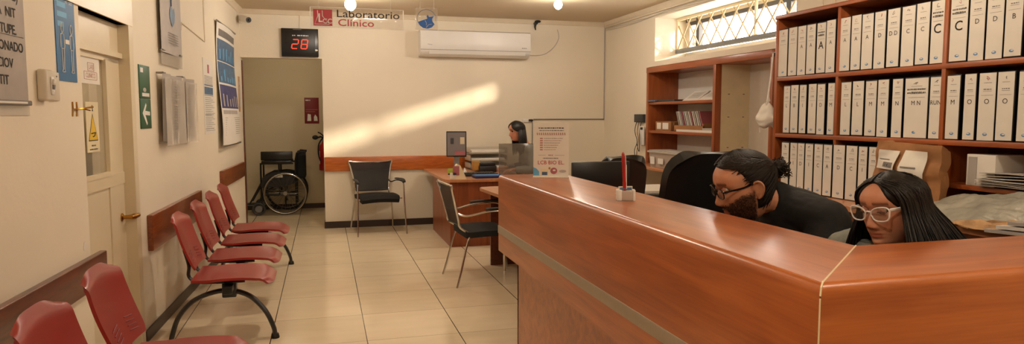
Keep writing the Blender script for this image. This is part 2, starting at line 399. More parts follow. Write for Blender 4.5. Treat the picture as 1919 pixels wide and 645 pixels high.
# cornice strips
mb = MB(); pr = [(0, 0), (.05, 0), (.035, -.015), (.02, -.035), (.012, -.05), (0, -.055)]
mb.prism(pr, OX0, RX_, 'trim_paint', frame((0, 9.04, CEIL), (0, -1, 0), (0, 0, 1), (1, 0, 0)))
struct(mb.build('trim_1', origin=(1.5, 9.04, CEIL)))
mb = MB(); mb.prism(pr, 4.26, 9.04, 'trim_paint', frame((RX_, 0, CEIL), (-1, 0, 0), (0, 0, 1), (0, 1, 0))); struct(mb.build('trim_2', origin=(RX_, 6, CEIL)))
mb = MB(); mb.prism(pr, 0, 12, 'trim_paint', frame((wx(-3), -3, CEIL), (1, -WB, 0), (0, 0, 1), (WB, 1, 0))); struct(mb.build('trim_3', origin=(-1.1, 6, CEIL)))
mb = MB(); mb.tube([(3.262, -2, 2.69), (3.262, 4.27, 2.69)], .012, 'trim_paint'); mb.tube([(3.26, 3.87, 2.1), (3.26, 3.87, CEIL)], .01, 'trim_paint'); mb.tube([(3.26, 3.98, 2.1), (3.26, 3.98, CEIL)], .006, 'trim_paint'); struct(mb.build('trim_4'))
# cable trunking and loose cables under the ceiling at the right
mb = MB(); mb.b2((RX_-.03, 4.3, 2.655), (RX_, 9.0, 2.678), 'trim_paint', bev=.004)
struct(mb.build('trim_5'))
mb = MB()
for k in range(3):
    mb.tube(smoothpath([(RX_-.01, 9.0-i*.45, 2.64-.012*k+.012*math.sin(i*1.7+k)) for i in range(8)], 4), .004, 'off_white', n=6)
tag(mb.build('ceiling_cable'), 'thin beige cables sagging along the right wall under the ceiling', 'cable')
# window in the deep reveal: outer frame, mullions, panes
WX = 4.24
mb = MB()
for a, b in (((WX, WY0, 2.13), (WX+.05, WY1, 2.195)), ((WX, WY0, WZ1-.045), (WX+.05, WY1, WZ1)), ((WX, WY1-.09, WZ0), (WX+.05, WY1, WZ1)), ((WX, WY0, WZ0), (WX+.05, WY0+.06, WZ1))): mb.b2(a, b, 'off_white')
win = struct(mb.build('window_1', origin=(WX, 6, WZ0)))
mb = MB()
for y in (7.25, 5.62, 4.6): mb.b2((WX-.01, y-.035, WZ0+.02), (WX+.045, y+.035, WZ1-.02), 'dark_grey')
mb.b2((WX-.005, WY0, WZ1-.09), (WX+.04, WY1-.09, WZ1-.045), 'dark_grey')
mb.build('mullion', win)
mb = MB(); mb.b2((WX+.02, WY0+.03, WZ0+.03), (WX+.026, WY1-.05, WZ1-.03), 'window_glass'); mb.build('pane', win)
mb = MB(); mb.tube(smoothpath([(WX-.02, 7.30, WZ0+.08), (WX-.06, 7.24, WZ0+.10), (WX-.07, 7.2, WZ0+.18), (WX-.05, 7.26, WZ0+.23)], 5), .012, 'cream'); mb.sph((WX-.03, 7.29, WZ0+.07), .02, 'cream'); mb.build('window_latch', win)
# iron lattice grille in front
g = thing('window_grille', 'cream painted diamond lattice security grille across the high window', 'grille', (4.13, 6, WZ0))
mb = MB(); mb.b2((4.10, WY0, WZ0-.03), (4.16, WY1, WZ0+.018), 'grey_plastic', bev=.004); mb.b2((4.11, WY0, WZ1-.03), (4.15, WY1, WZ1), 'cream', bev=.003); mb.b2((4.115, WY1-.02, WZ0), (4.145, WY1, WZ1), 'cream')
mb.tube([(4.13, 5.98, WZ0), (4.13, 5.98, WZ1)], .016, 'cream'); mb.sph((4.12, 5.98, WZ0+.015), (.02, .05, .02), 'cream'); mb.build('grille_frame', g)
mb = MB(); stp = .24; h = WZ1-WZ0-.02; run = .31
y = WY1-.02
while y > WY0-.6:
    for sgn in (1, -1):
        a = Vector((4.125+.006*sgn, y, WZ0+.01)); b = Vector((4.125+.006*sgn, y+sgn*run, WZ0+.01+h))
        lo, hi = 0., 1.
        for lim, s_ in ((WY1, 1), (WY0, -1)):
            d = b.y-a.y
            t = (lim-a.y)/d
            if (d*s_) > 0: hi = min(hi, t)
            else: lo = max(lo, t)
        if hi-lo > .03: mb.tube([a.lerp(b, lo), a.lerp(b, hi)], .0085, 'grille_paint', n=6)
    y -= stp
mb.build('lattice', g)
# ---------------------------------------------------------------- left door (recessed)
XO = -.052
mb = MB()   # casing: far jamb and head with wide lintel band
lw(mb, DY1-.008, DY1+.07, 0, DZ+.16, 'door_paint', th=.15, out=.010)
lw(mb, DY0-.3, DY1+.07, DZ, DZ+.17, 'door_paint', th=.15, out=.012)
struct(mb.build('trim_6', origin=(wx(DY1), DY1, 0)))
mb = MB()
DL0, DL1 = 3.60, 4.632
lw(mb, DL0, DY1, 1.81, DZ, 'door_paint', th=.05, out=XO)           # transom panel
lw(mb, DL0, DL1, 1.785, 1.815, 'door_paint', th=.05, out=XO+.022)
lw(mb, DL0, DL1, .01, 1.04, 'door_paint', th=.04, out=XO-.008)     # lower panel
lw(mb, DL0, DL1, 1.035, 1.105, 'door_paint', th=.045, out=XO+.006)
lw(mb, 4.385, DL1, .01, 1.78, 'door_paint', th=.045, out=XO)
lw(mb, DL0, 3.70, .01, 1.78, 'door_paint', th=.045, out=XO)
lw(mb, DL0, DL1, 1.755, 1.785, 'door_paint', th=.045, out=XO)
lw(mb, 4.375, 4.41, 1.105, 1.76, 'door_paint', th=.02, out=XO+.010)
lw(mb, 3.7, 4.40, 1.10, 1.125, 'door_paint', th=.02, out=XO+.012)
d1 = struct(mb.build('door_1', origin=(wx(4.2)+XO, 4.2, 0)))
mb = MB(); lw(mb, 3.70, 4.385, 1.10, 1.76, 'pane', th=.005, out=XO-.015); mb.build('door_pane', d1)
hp = Vector((wx(4.56)+XO, 4.56, .835))
mb = MB(); mb.lathe([(.024, 0), (.024, .006), (.012, .012), (.012, .03)], 'brass', M=T(*hp) @ RY(PI/2))
mb.tube([hp+Vector((.03, 0, 0)), hp+Vector((.055, 0, 0)), hp+Vector((.062, .02, 0)), hp+Vector((.062, .11, -.004))], [.012, .015, .018, .015], 'brass', n=12); mb.sph(hp+Vector((.062, .11, -.004)), .015, 'brass')
mb.build('door_handle', d1)['label'] = 'brass lever handle'
def wlo(u, v, out):
    d = ray(u, v); t_ = (WA+out+WB*CAM.y-CAM.x)/(d.x-WB*d.y); return CAM+d*t_
# room behind the door glass: pale wall and grey locker seen through the pane
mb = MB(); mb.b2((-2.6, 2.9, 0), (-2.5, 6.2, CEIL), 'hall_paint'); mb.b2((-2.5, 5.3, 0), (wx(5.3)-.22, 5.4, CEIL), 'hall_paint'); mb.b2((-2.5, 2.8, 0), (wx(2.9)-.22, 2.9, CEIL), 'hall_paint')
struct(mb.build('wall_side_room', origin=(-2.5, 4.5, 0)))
mb = MB(); mb.b2((-2.1, 5.0, 0), (-1.6, 5.28, 1.52), 'grey_plastic', bev=.01); mb.b2((-2.05, 4.985, .1), (-1.65, 5.0, 1.46), 'steel', bev=.004); mb.rect(-2.0, .15, -1.95, .2, 'print_grey', I4)
tag(mb.build('locker'), 'grey metal locker seen through the glass of the left door', 'locker')
# ================================================================ LEFT WALL THINGS
def lwf(y, z, out=0.0):      # frame on the left wall: x along the wall (away), y up, z into the room
    n = Vector((1, -WB, 0)).normalized(); x = Vector((WB, 1, 0)).normalized()
    return frame((wx(y)+n.x*out, y+n.y*out, z), x, (0, 0, 1), n)
def rail(name, y0, y1, z0, z1, m, label, th=.035):
    mb = MB(); bm = bmesh.new(); bmesh.ops.create_grid(bm, x_segments=2, y_segments=2, size=1); bm.free()
    M = lwf((y0+y1)/2, (z0+z1)/2); L = (y1-y0)/2; H = (z1-z0)/2
    mb.box((0, 0, th/2), (2*L, 2*H, th), m, M, bev=.006, seg=3)
    return tag(mb.build(name), label, 'rail', 'wooden chair rails on the walls')
rail('chair_rail', 1.2, 4.01, .575, .738, 'rail_dark', 'dark varnished wooden board on the left wall behind the nearest red seats')
rail('chair_rail', 4.87, 6.40, .565, .80, 'rail_mid', 'brown varnished wooden board on the left wall just past the door')
rail('chair_rail', 7.43, 8.90, .71, .885, 'rail_mid', 'short wooden board at the far end of the left wall, before the hallway opening')
mb = MB(); mb.box(((.0+1.985)/2, 9.022, .826), (1.98, .035, .18), 'rail_orange', bev=.006, seg=3)
tag(mb.build('chair_rail'), 'long orange varnished board on the back wall behind the mesh chair', 'rail', 'wooden chair rails on the walls')
# notice board with black lettering
mb = MB(); M = lwf(2.86, 1.78)
mb.box((0, 0, .008), (.78, .56, .016), 'paper_grey', M, bev=.003); nb = mb.build('notice_board'); tag(nb, 'large grey notice sheet with bold black lettering on the near left wall', 'notice')
MM = lwf(2.86, 1.78, .0175); mb = MB()
for i, (s_, ww) in enumerate((('SEMANAS', .2), ('HORA DE', .2), ('TOMA MTRA.', .3), ('SECCIONADO', .2), ('CCIOV', .2), ('EN IT', .2))):
    s2 = ('SEMANAS)', 'DA  NIT', 'L  TUPE.', 'CCIONADO', 'CCIOV', 'TIT')[i]
    mb.text(s2, .052, 'print_black', MM @ T(.22-(.03 if i > 3 else 0), .13-i*.066, 0), .012)
mb.rect(.0, -.003-.02, .37, -.0045-.02, 'print_black', MM, .0004); mb.build('lettering', nb)
mb = MB(); mb.box((.2, .24, .018), (.26, .06, .002), 'paper', M); mb.build('paper_slip', nb)
mb = MB(); mb.box((0, -.285, .012), (.79, .02, .03), 'print_grey', M, bev=.004); mb.box((.1, -.284, .026), (.5, .008, .004), 'white_plastic', M); mb.build('bottom_rail', nb)
mb = MB(); mb.box((.02, -.31, .004), (.80, .05, .003), 'film', M); mb.build('plastic_sleeve', nb)
# light switch box
sw = thing('light_switch', 'off-white surface light switch with cover plate on the near left wall', 'switch', tuple(lwf(3.42, 1.5).translation))
M = lwf(3.405, 1.575)
mb = MB(); mb.box((0, 0, .02), (.082, .135, .04), 'off_white', M, bev=.012, seg=4); mb.build('switch_box', sw)
mb = MB(); mb.box((.012, 0, .043), (.026, .074, .006), 'white_plastic', M, bev=.002)
for k in (-1, 0, 1): mb.box((.012, k*.024, .047), (.022, .02, .008), 'grey_plastic' if k == 0 else 'white_plastic', M @ RX(.15), bev=.002)
mb.build('rocker', sw)
mb = MB(); mb.box((.125, .0, .006), (.095, .128, .012), 'off_white', M, bev=.004); mb.sph((.14, .045, .012), .004, 'grey_plastic', M); mb.build('cover_plate', sw)
# blue poster
M = lwf(3.70, 1.91); mb = MB(); mb.box((0, 0, .002), (.228, .61, .004), 'poster_blue', M); bp_ = tag(mb.build('distance_poster'), 'tall blue poster of two outlined standing figures beside the left door', 'poster')
mb = MB(); Z = T(0, 0, .0046)
mb.text('ET.', .05, 'sky_blue', M @ T(.05, .10, .005), .01); mb.text('MT  DIST', .022, 'print_white', M @ T(.05, .065, .005))
for k, (a, b) in enumerate(((-.09, .01), (-.09, .02), (-.09, -.02))): mb.rect(a, .035-k*.045, b, .06-k*.045, 'sky_blue', M @ Z)
for cx in (-.045, .062):
    def L(pts, r=.0022): mb.tube([(cx+p[0], p[1], .005) for p in pts], r, 'print_white', n=4, M=M)
    L(smoothpath([(0, -.085), (.012, -.07), (.014, -.05), (0, -.035), (-.014, -.05), (-.012, -.07), (0, -.085)], 4))
    L([(-.02, -.09), (-.022, -.15), (-.012, -.155), (.016, -.155), (.022, -.14), (.016, -.088), (0, -.085), (-.02, -.09)])
    L([(-.012, -.155), (-.008, -.25)]); L([(.014, -.155), (.008, -.25)]); L([(-.008, -.25), (-.016, -.262), (.0, -.264)]); L([(.008, -.25), (.018, -.262), (.0, -.262)])
mb.rect(-.012, -.13, .035, -.11, 'print_white', M @ T(0, 0, .0056)); mb.build('figure_print', bp_)
# hook rail
M = lwf(3.79, 1.475); mb = MB()
for k in (-.05, .0):
    mb.tube([(k, .035, .003), (k+.003, 0, .004), (k-.003, -.035, .003)], .0035, 'brass', n=6, M=M)
mb.tube([(-.05, 0, .006), (0, 0, .01), (.03, .006, .03), (.06, .012, .055)], .0045, 'brass', n=6, M=M); mb.tube([(.02, .004, .02), (.05, -.006, .045)], .003, 'brass', n=6, M=M)
tag(mb.build('wall_hook'), 'small old brass coat hook on the wall by the left door', 'hook')
# paper signs on the door glass
def dwf(y, z, out): return lwf(y, z, XO-.012+out)
q0, q1 = wlo(152, 100, XO), wlo(188, 135, XO)
M = dwf((q0.y+q1.y)/2, 1.685, 0); mb = MB(); mb.box((0, 0, .002), (q1.y-q0.y+.02, .14, .002), 'paper', M); ds = tag(mb.build('door_notice'), 'white paper notice with two lines taped on the left door glass', 'notice')
mb = MB()
mb.text('LAB', .038, 'print_pink', M @ T(.02, .02, .0036), .0); mb.text('CLINICO', .036, 'print_pink', M @ T(.01, -.027, .0036), .0)
for x0, x1, y0, y1 in ((-.03, .06, .0, .042), (-.085, .1, -.047, -.006)):
    mb.tube([(x0, y0, .0034), (x1, y0, .0034), (x1, y1, .0034), (x0, y1, .0034)], .0012, 'print_pink', n=4, closed=True, M=M)
mb.build('lettering', ds)
q0, q1 = wlo(161, 187, XO), wlo(189, 280, XO)
M = dwf((q0.y+q1.y)/2, (q0.z+q1.z)/2-.01, .004); mb = MB(); mb.box((0, 0, .002), (q1.y-q0.y, q0.z-q1.z, .003), 'cream', M); ys = tag(mb.build('warning_notice'), 'cream notice with a yellow warning triangle on the left door glass', 'notice')
mb = MB(); mb.poly([(-.07, -.075), (.07, -.075), (0, .075)], 'print_black', M, .0038); mb.poly([(-.062, -.070), (.062, -.070), (0, .062)], 'sign_yellow', M, .0044)
mb.tube([(-.03, -.035, .005), (.03, -.03, .005), (.012, -.05, .005), (-.01, -.052, .005)], .003, 'print_black', n=4, M=M); mb.ell(0, .11, .007, .009, 'print_black', M, .004)
mb.tube([(-.006, .09, .004), (.006, .085, .004), (0, .11, .004)], .0018, 'print_black', n=4, M=M); mb.scrib(-.03, .03, -.10, .01, 'print_black', M, .004); mb.scrib(-.06, .06, -.12, .007, 'print_black', M, .004); mb.build('warning_print', ys)
# green exit sign
M = lwf(4.94, 1.56); mb = MB(); mb.box((0, .1, .003), (.235, .215, .006), 'sign_green', M, bev=.001); mb.box((0, -.105, .003), (.235, .19, .006), 'sign_green', M, bev=.001)
gs = tag(mb.build('exit_arrow_sign'), 'dark green exit sign with a white arrow pointing left', 'sign')
mb = MB(); mb.rect(-.09, .16, -.03, .19, 'print_white', M @ T(0, 0, .0066)); mb.rect(-.07, .008, .09, .03, 'print_white', M @ T(0, 0, .0066)); mb.ell(-.01, .05, .035, .014, 'paper_grey', M, .0066)
mb.poly([(-.08, -.10), (.0, -.035), (.012, -.05), (-.02, -.085), (.085, -.09), (.085, -.115), (-.02, -.112), (.025, -.165), (.01, -.18)], 'print_white', M, .0068); mb.build('arrow', gs)
# framed heart sheet behind plastic (upper)
def standoff(mb, x, y, M, l=.03): mb.tube([(x, y, 0), (x, y, l)], .007, 'steel', n=10, M=M); mb.tube([(x-.03, y, l), (x+.03, y, l)], .006, 'steel', n=8, M=M)
M = lwf(5.60, 2.14); t = thing('heart_poster', 'grey sheet with a blue heart drawing clipped high on the left wall', 'poster', tuple(lwf(5.6, 1.86).translation))
mb = MB(); mb.surf(lambda a, b: (-.30+.6*a, -.25+.55*b, .028+.006*math.sin(a*6)), 10, 6, .002, 'paper_grey', M)
mb.build('sheet', t)
mb = MB(); pts = [(.0, .0), (.06, .045), (.08, .1), (.06, .15), (.02, .13), (.0, .15), (-.03, .15), (-.07, .12), (-.07, .06)]
for p in (pts,): mb.poly([(x, y-.05) for x, y in p], 'slate_blue', M, .036)
for k in range(5): mb.scrib(-.14, .16, -.10-.018*k, .007, 'print_grey', M, .036)
mb.tube(smoothpath([(-.02, .1, .036), (-.02, .15, .036), (.02, .17, .036)], 4), .005, 'slate_blue', n=5, M=M)
mb.build('heart_print', t)
mb = MB(); mb.box((.02, -.29, .02), (.62, .09, .002), 'film', M); mb.build('plastic_sleeve', t)
for x in (-.26, .24):
    mb = MB(); standoff(mb, x, -.235, M); mb.build('clip', t)
# two leaflet holders
for i, (yc, wd, lab) in enumerate(((5.47, .5, 'curled grey information sheet in a clip holder next to the green sign'), (5.95, .34, 'narrower grey information sheet in a clip holder, right of the curled one'))):
    M = lwf(yc, 1.50); t = thing('sheet_holder', lab, 'sheet holder', tuple(lwf(yc, 1.26).translation), group='sheets in clip holders on the left wall')
    mb = MB(); h0 = .235
    mb.surf(lambda a, b: (-wd/2+wd*a, -h0+2*h0*b, .035+.018*math.sin(a*7+i)+.01*b), 18, 8, .002, 'paper_grey', M)
    sh = mb.build('sheet', t)
    mb = MB()
    for k in range(16): mb.scrib(-wd*.2, wd*.36, .16-.021*k, .005, 'print_grey', M, .058)
    mb.build('print_lines', t)
    mb = MB(); mb.surf(lambda a, b: (-wd/2-.01+(wd+.03)*a, -h0-.03+2*h0*b, .062+.014*math.sin(a*7+i)), 14, 4, .001, 'film', M); mb.build('plastic_cover', t)
    for yy in (h0+.005, -h0-.005):
        mb = MB(); standoff(mb, -wd/2+.02, yy, M, .05); mb.build('clip', t)
# narrow printed page
M = lwf(7.02, 1.62); mb = MB(); mb.box((0, 0, .002), (.46, .70, .003), 'paper', M); t = tag(mb.build('instruction_sheet'), 'tall white printed sheet with a blue band, left of the long banner', 'poster')
mb = MB(); Z = T(0, 0, .0042); mb.rect(-.04, .22, .04, .30, 'rosy', M @ Z); mb.rect(-.2, .02, .2, .09, 'slate_blue', M @ Z); mb.rect(-.2, .10, .2, .112, 'slate_blue', M @ Z)
for k in range(6): mb.scrib(-.19, .19, .19-.014*k, .006, 'print_grey', M, .0042)
for k in range(18): mb.scrib(-.18, .1+.08*(k % 3), -.01-.018*k, .005, 'print_grey', M, .0042)
for yy in (.01, -.17, -.30): mb.rect(-.2, yy, .2, yy+.004, 'print_black', M @ Z)
mb.build('print', t)
# long banner with four pictures
t = thing('hanging_banner', 'long hanging banner with three blue photo panels near the hallway opening', 'banner', tuple(lwf(8.0, 1.13).translation))
M = lwf(8.0, 1.76); W2 = .57
def bz(a, b): return .03+.02*math.sin(b*5+1)+.012*math.sin(a*4)
mb = MB(); mb.surf(lambda a, b: (-W2+2*W2*a, -.62+1.24*b, bz(a, b)), 12, 24, .002, 'paper', M); bn = mb.build('sheet', t)
def onb(mb, x0, x1, y0, y1, m, up=.0015):
    mb.surf(lambda a, b: (x0+(x1-x0)*a, y0+(y1-y0)*b, bz((x0+(x1-x0)*a+W2)/(2*W2), (y0+(y1-y0)*b+.62)/1.24)+up), 12, 8, .0012, m, M)
for y0, y1, m in ((.24, .46, 'slate_blue'), (.02, .23, 'slate_blue'), (-.24, .0, 'indigo')):
    mb = MB(); onb(mb, -.54, .54, y0, y1, m)
    for k in range(6):
        xx = -.45+k*.17; onb(mb, xx, xx+.05, y0+.02, y0+.06+.09*random.random(), 'sky_blue' if m != 'indigo' else 'paper_grey', .003)
    mb.build('photo_panel', t)
mb = MB(); onb(mb, -.48, .5, .49, .56, 'print_grey'); onb(mb, -.5, .4, -.3, -.26, 'paper_grey')
for k in range(9): mb.scrib(-.45, .45, -.34-.022*k, .006, 'print_grey', M, .056)
mb.build('print', t)
for yy, yn in ((.625, 0), (-.625, 1)):
    mb = MB(); mb.tube([(-W2-.015, yy, bz(0, 1-yn)), (W2+.015, yy, bz(1, 1-yn))], .011, 'steel', M=M); mb.build('rod', t)
# small picture strip on the wall end + brown frame of the hall opening
mb = MB(); mb.b2((OX0-.001, 9.12, .0), (OX0+.012, 9.205, OZ-.03), 'rail_dark'); struct(mb.build('trim_7', origin=(OX0, 9.1, 0)))
M = lwf(8.83, 1.7); mb = MB(); mb.box((.02, 0, .003), (.11, .42, .004), 'tan_paper', M, bev=.001); mb.box((.02, .0, .006), (.08, .3, .002), 'paper_grey', M); mb.scrib(-.01, .05, .1, .02, 'print_grey', M, .0085)
tag(mb.build('wall_strip_notice'), 'narrow brown-framed notice on the left wall edge by the hallway', 'notice')
# peeled plaster spot
M = lwf(3.81, .80); mb = MB(); mb.prism([(-.02, -.02), (.0, -.026), (.018, -.018), (.02, .008), (.008, .02), (-.01, .018), (-.022, .0)], 0, .002, 'paper', M)
tag(mb.build('plaster_patch'), 'small white patch of bare plaster above the dark near board', 'patch')
# thin wire run on left wall
mb = MB(); mb.tube([(wx(6.0)+.006, 6.0, 2.12), (wx(6.0)+.006, 6.02, 2.18), (wx(6.9)+.006, 6.9, 2.12), (wx(6.9)+.006, 6.9, 2.68)], .004, 'trim_paint', n=6)
tag(mb.build('wall_wire'), 'painted wire running up the left wall beside the heart poster', 'wire')
# CCTV camera
P = Vector((-.955, 8.93, 2.60)); t = thing('security_camera', 'white bullet security camera in the upper left corner', 'camera', tuple(P))
mb = MB(); mb.lathe([(.0, 0), (.05, 0), (.055, .01), (.05, .03), (.03, .04)], 'white_plastic', M=T(*P) @ RY(PI/2)); mb.tube([P+Vector((.03, 0, 0)), P+Vector((.07, -.02, .0)), P+Vector((.09, -.05, -.01))], .017, 'white_plastic', n=12); mb.build('mount', t)
A_ = P+Vector((.03, -.02, .01)); B_ = P+Vector((.13, -.22, -.035)); d = (B_-A_).normalized()
mb = MB(); mb.tube([A_, A_+d*.01, B_-d*.01, B_], [.03, .04, .04, .034], 'white_plastic', n=20); mb.build('housing', t)
mb = MB(); mb.tube([B_-d*.002, B_+d*.006], [.034, .03], 'black_plastic', n=20); mb.sph(B_+d*.006, .015, 'satin_black'); mb.build('lens', t)['label'] = 'black lens'
# ================================================================ BACK WALL THINGS
BY = 9.04
def bwf(x, z, out=0.0, y=BY): return frame((x, y-out, z), (1, 0, 0), (0, 0, 1), (0, -1, 0))
# queue display "28"
M = bwf(-.262, 2.345); t = thing('queue_display', 'black queue number display showing red 28 above the hallway opening', 'display', (-.262, BY, 2.17))
mb = MB(); mb.box((0, 0, .03), (.44, .345, .06), 'satin_black', M, bev=.008); mb.box((0, 0, .062), (.36, .27, .004), 'black_plastic', M, bev=.002); mb.build('housing', t)
mb = MB()
def seg(mb, cx, cy, on, w_=.035, h_=.055, r=.0055):
    P_ = {'a': ((-1, 1), (1, 1)), 'b': ((1, 1), (1, 0)), 'c': ((1, 0), (1, -1)), 'd': ((-1, -1), (1, -1)), 'e': ((-1, 0), (-1, -1)), 'f': ((-1, 1), (-1, 0)), 'g': ((-1, 0), (1, 0))}
    for k in on:
        p, q = [Vector((cx+v[0]*w_+v[1]*.008, cy+v[1]*h_, .066)) for v in P_[k]]; dd = (q-p)*.1
        mb.tube([p+dd*.6, p+dd*1.2, q-dd*1.2, q-dd*.6], [r*.3, r, r, r*.3], 'led_red', n=6, M=M)
seg(mb, -.058, -.02, 'abged'); seg(mb, .052, -.02, 'abcdefg'); mb.build('digits', t)['label'] = 'glowing red digits 28'
mb = MB(); mb.scrib(-.09, -.05, .085, .014, 'print_white', M, .0645); mb.scrib(-.03, .1, .085, .014, 'print_white', M, .0645); mb.rect(-.08, .155, .02, .163, 'print_grey', M, .0605); mb.ell(.19, -.09, .022, .012, 'print_white', M, .0605); mb.build('caption', t)
mb = MB(); mb.tube([(0, .17, .02), (-.005, .22, .01), (0, .34, .004)], .004, 'off_white', n=6, M=M); mb.build('power_cable', t)
# air conditioner
t = thing('air_conditioner', 'white split air conditioner unit high on the back wall', 'air conditioner', (1.94, BY, 2.21)); M = bwf(1.94, 2.375)
pr2 = [(0, -.165), (0, .165), (.20, .165), (.225, .15), (.23, .0), (.228, -.085), (.20, -.13), (.12, -.165)]
mb = MB(); mb.prism(pr2, -.73, .73, 'white_plastic', M @ frame((0, 0, 0), (0, 0, 1), (0, 1, 0), (-1, 0, 0))); mb.build('housing', t)
mb = MB(); mb.prism([(.222, -.10), (.235, -.092), (.215, -.142), (.13, -.172), (.12, -.160), (.2, -.13)], -.66, .62, 'white_plastic', M @ frame((0, 0, 0), (0, 0, 1), (0, 1, 0), (-1, 0, 0))); mb.box((0, -.088, .229), (1.46, .004, .006), 'print_grey', M); mb.build('louvre', t)
mb = MB(); mb.scrib(.61, .68, -.045, .01, 'print_grey', M, .2315); mb.tube([(-.64, -.02, .231), (-.60, -.027, .231), (-.58, -.028, .231)], .0015, 'print_black', n=4, M=M); mb.build('badge', t)
mb = MB(); mb.tube(smoothpath([(2.67, BY-.012, 2.26), (2.9, BY-.01, 2.27), (3.05, BY-.008, 2.36), (3.14, BY-.008, 2.50), (3.12, BY-.008, 2.62)], 5), .004, 'paper_grey', n=6)
tag(mb.build('wall_cable'), 'thin cable looping up the back wall right of the air conditioner', 'cable')
# black sensor near ceiling
mb = MB(); M = bwf(2.80, 2.67); mb.box((0, .02, .03), (.05, .03, .06), 'black_plastic', M, bev=.008)
mb.sph((.03, .045, .03), (.045, .02, .03), 'black_plastic', M); mb.tube([(0, .03, .03), (-.01, -.03, .035), (.0, -.07, .03)], [.02, .014, .008], 'black_plastic', M=M); tag(mb.build('ceiling_sensor'), 'small black bracket under the ceiling right of the air conditioner', 'sensor')
# socket + conduit
M = bwf(2.70, 1.375); t = thing('wall_socket', 'small white socket with a black plug on the back wall', 'socket', (2.70, BY, 1.35))
mb = MB(); mb.box((-.02, 0, .012), (.12, .045, .024), 'white_plastic', M, bev=.005); mb.build('socket_plate', t); mb = MB(); mb.box((.035, .005, .03), (.06, .03, .03), 'black_plastic', M, bev=.008); mb.build('plug', t)['label'] = 'black plug'
mb = MB(); mb.tube([(.055, -.01, .015), (.065, -.05, .01), (.06, -.5, .008)], .006, 'print_grey', n=6, M=M); mb.build('power_cord', t)
mb = MB(); mb.b2((2.78, BY-.012, 1.385), (RX_-.004, BY, 1.40), 'print_grey', bev=.002); mb.b2((RX_-.016, BY-.012, 1.385), (RX_-.002, BY, 2.68), 'paper_grey', bev=.002)
tag(mb.build('cable_duct'), 'slim grey cable duct along the back wall and up the corner', 'cable duct')
# hall: sign and extinguisher
M = bwf(-.175, 1.52, 0, 11.12); mb = MB(); mb.box((0, 0, .003), (.215, .40, .006), 'deep_red', M, bev=.001); t = tag(mb.build('extinguisher_sign'), 'dark red fire extinguisher sign on the hallway wall', 'sign')
mb = MB(); Z = M @ T(0, 0, .0068); mb.scrib(-.09, -.02, .16, .018, 'print_white', Z, 0); mb.rect(-.09, .01, .09, .018, 'print_pink', Z); mb.rect(-.09, -.02, .05, -.012, 'print_pink', Z)
mb.poly([(-.07, -.16), (-.01, -.16), (-.015, -.06), (-.06, -.05)], 'print_white', Z, 0); mb.poly([(.03, -.16), (.085, -.16), (.08, -.1), (.05, -.06), (.03, -.1)], 'print_white', Z, 0); mb.build('pictogram', t)
t = thing('fire_extinguisher', 'red fire extinguisher hanging on the hallway wall', 'fire extinguisher', (-.02, 10.98, .60))
mb = MB(); mb.lathe([(.0, 0), (.075, 0), (.082, .012), (.082, .34), (.07, .39), (.035, .42), (.025, .45)], 'ext_red', M=T(-.0, 10.98, .60)); mb.build('cylinder', t)
mb = MB(); mb.box((-.045, -.06, .2), (.05, .012, .2), 'paper', T(0, 10.98, .60) @ RZ(-.3), bev=.004); mb.build('instruction_label', t)
mb = MB(); mb.lathe([(.03, .44), (.03, .49), (.02, .51)], 'steel', M=T(0, 10.98, .60)); mb.tube([(0, 10.98, 1.1), (-.05, 10.94, 1.12), (-.11, 10.92, 1.1)], .013, 'black_plastic'); mb.tube([(0, 10.98, 1.12), (-.05, 10.95, 1.17), (-.09, 10.94, 1.19)], .01, 'black_plastic'); mb.sph((-.13, 10.92, 1.11), (.045, .03, .035), 'black_plastic'); mb.build('valve', t)
mb = MB(); mb.tube(smoothpath([(-.02, 10.95, 1.1), (-.08, 10.93, 1.0), (-.085, 10.92, .85), (-.06, 10.9, .75)], 5), .011, 'rubber'); mb.build('hose', t)
mb = MB(); mb.b2((-.02, 11.05, .9), (.02, 11.12, 1.05), 'steel'); mb.build('bracket', t)
# hanging acrylic signs
SY = 6.5; t = thing('laboratory_sign', 'clear hanging sign reading Laboratorio Clinico with a red flask logo', 'sign', (.32, SY, 2.235)); M = bwf(.32, 2.327, 0, SY)
mb = MB(); mb.box((0, 0, 0), (.835, .185, .006), 'acrylic', M, bev=.001)
for a, b in (((-.418, -.0925), (.418, -.089)), ((-.418, .089), (.418, .0925)), ((-.418, -.0925), (-.412, .0925)), ((.412, -.0925), (.418, .0925))): mb.box(((a[0]+b[0])/2, (a[1]+b[1])/2, 0), (b[0]-a[0], b[1]-a[1], .0075), 'white_plastic', M)
mb.build('panel', t)
mb = MB(); mb.rect(-.39, -.075, -.225, .07, 'print_red', M, .0046); mb.rect(-.39, -.075, -.225, .07, 'print_red', M, -.0046)
mb.tube([(-.352, .06, .006), (-.350, .01, .006), (-.378, -.062, .006), (-.25, -.062, .006), (-.31, .01, .006), (-.312, .06, .006)], .0035, 'print_white', n=5, M=M)
mb.text('L', .11, 'print_white', M @ T(-.325, -.01, .0068), .01); mb.text('CC', .06, 'print_white', M @ T(-.268, -.035, .0068), .012); mb.build('logo', t)['label'] = 'red square with white flask'
mb = MB(); mb.text('Laboratorio', .094, 'print_black', M @ T(.095, .035, .0046), .003, 1.26); mb.text('Clínico', .088, 'print_red', M @ T(-.015, -.045, .0046), .008, 1.3); mb.build('lettering', t)
for x in (-.34, .30):
    mb = MB(); mb.tube([(x, .085, 0), (x, CEIL-2.327, 0)], .0018, 'white_plastic', n=5, M=M); mb.sph((x, .088, 0), .006, 'white_plastic', M); mb.build('hanging_wire', t)
t = thing('round_emblem_sign', 'small clear hanging sign with a round blue swimmer-like emblem', 'sign', (.95, SY, 2.25)); M = bwf(.95, 2.345, 0, SY)
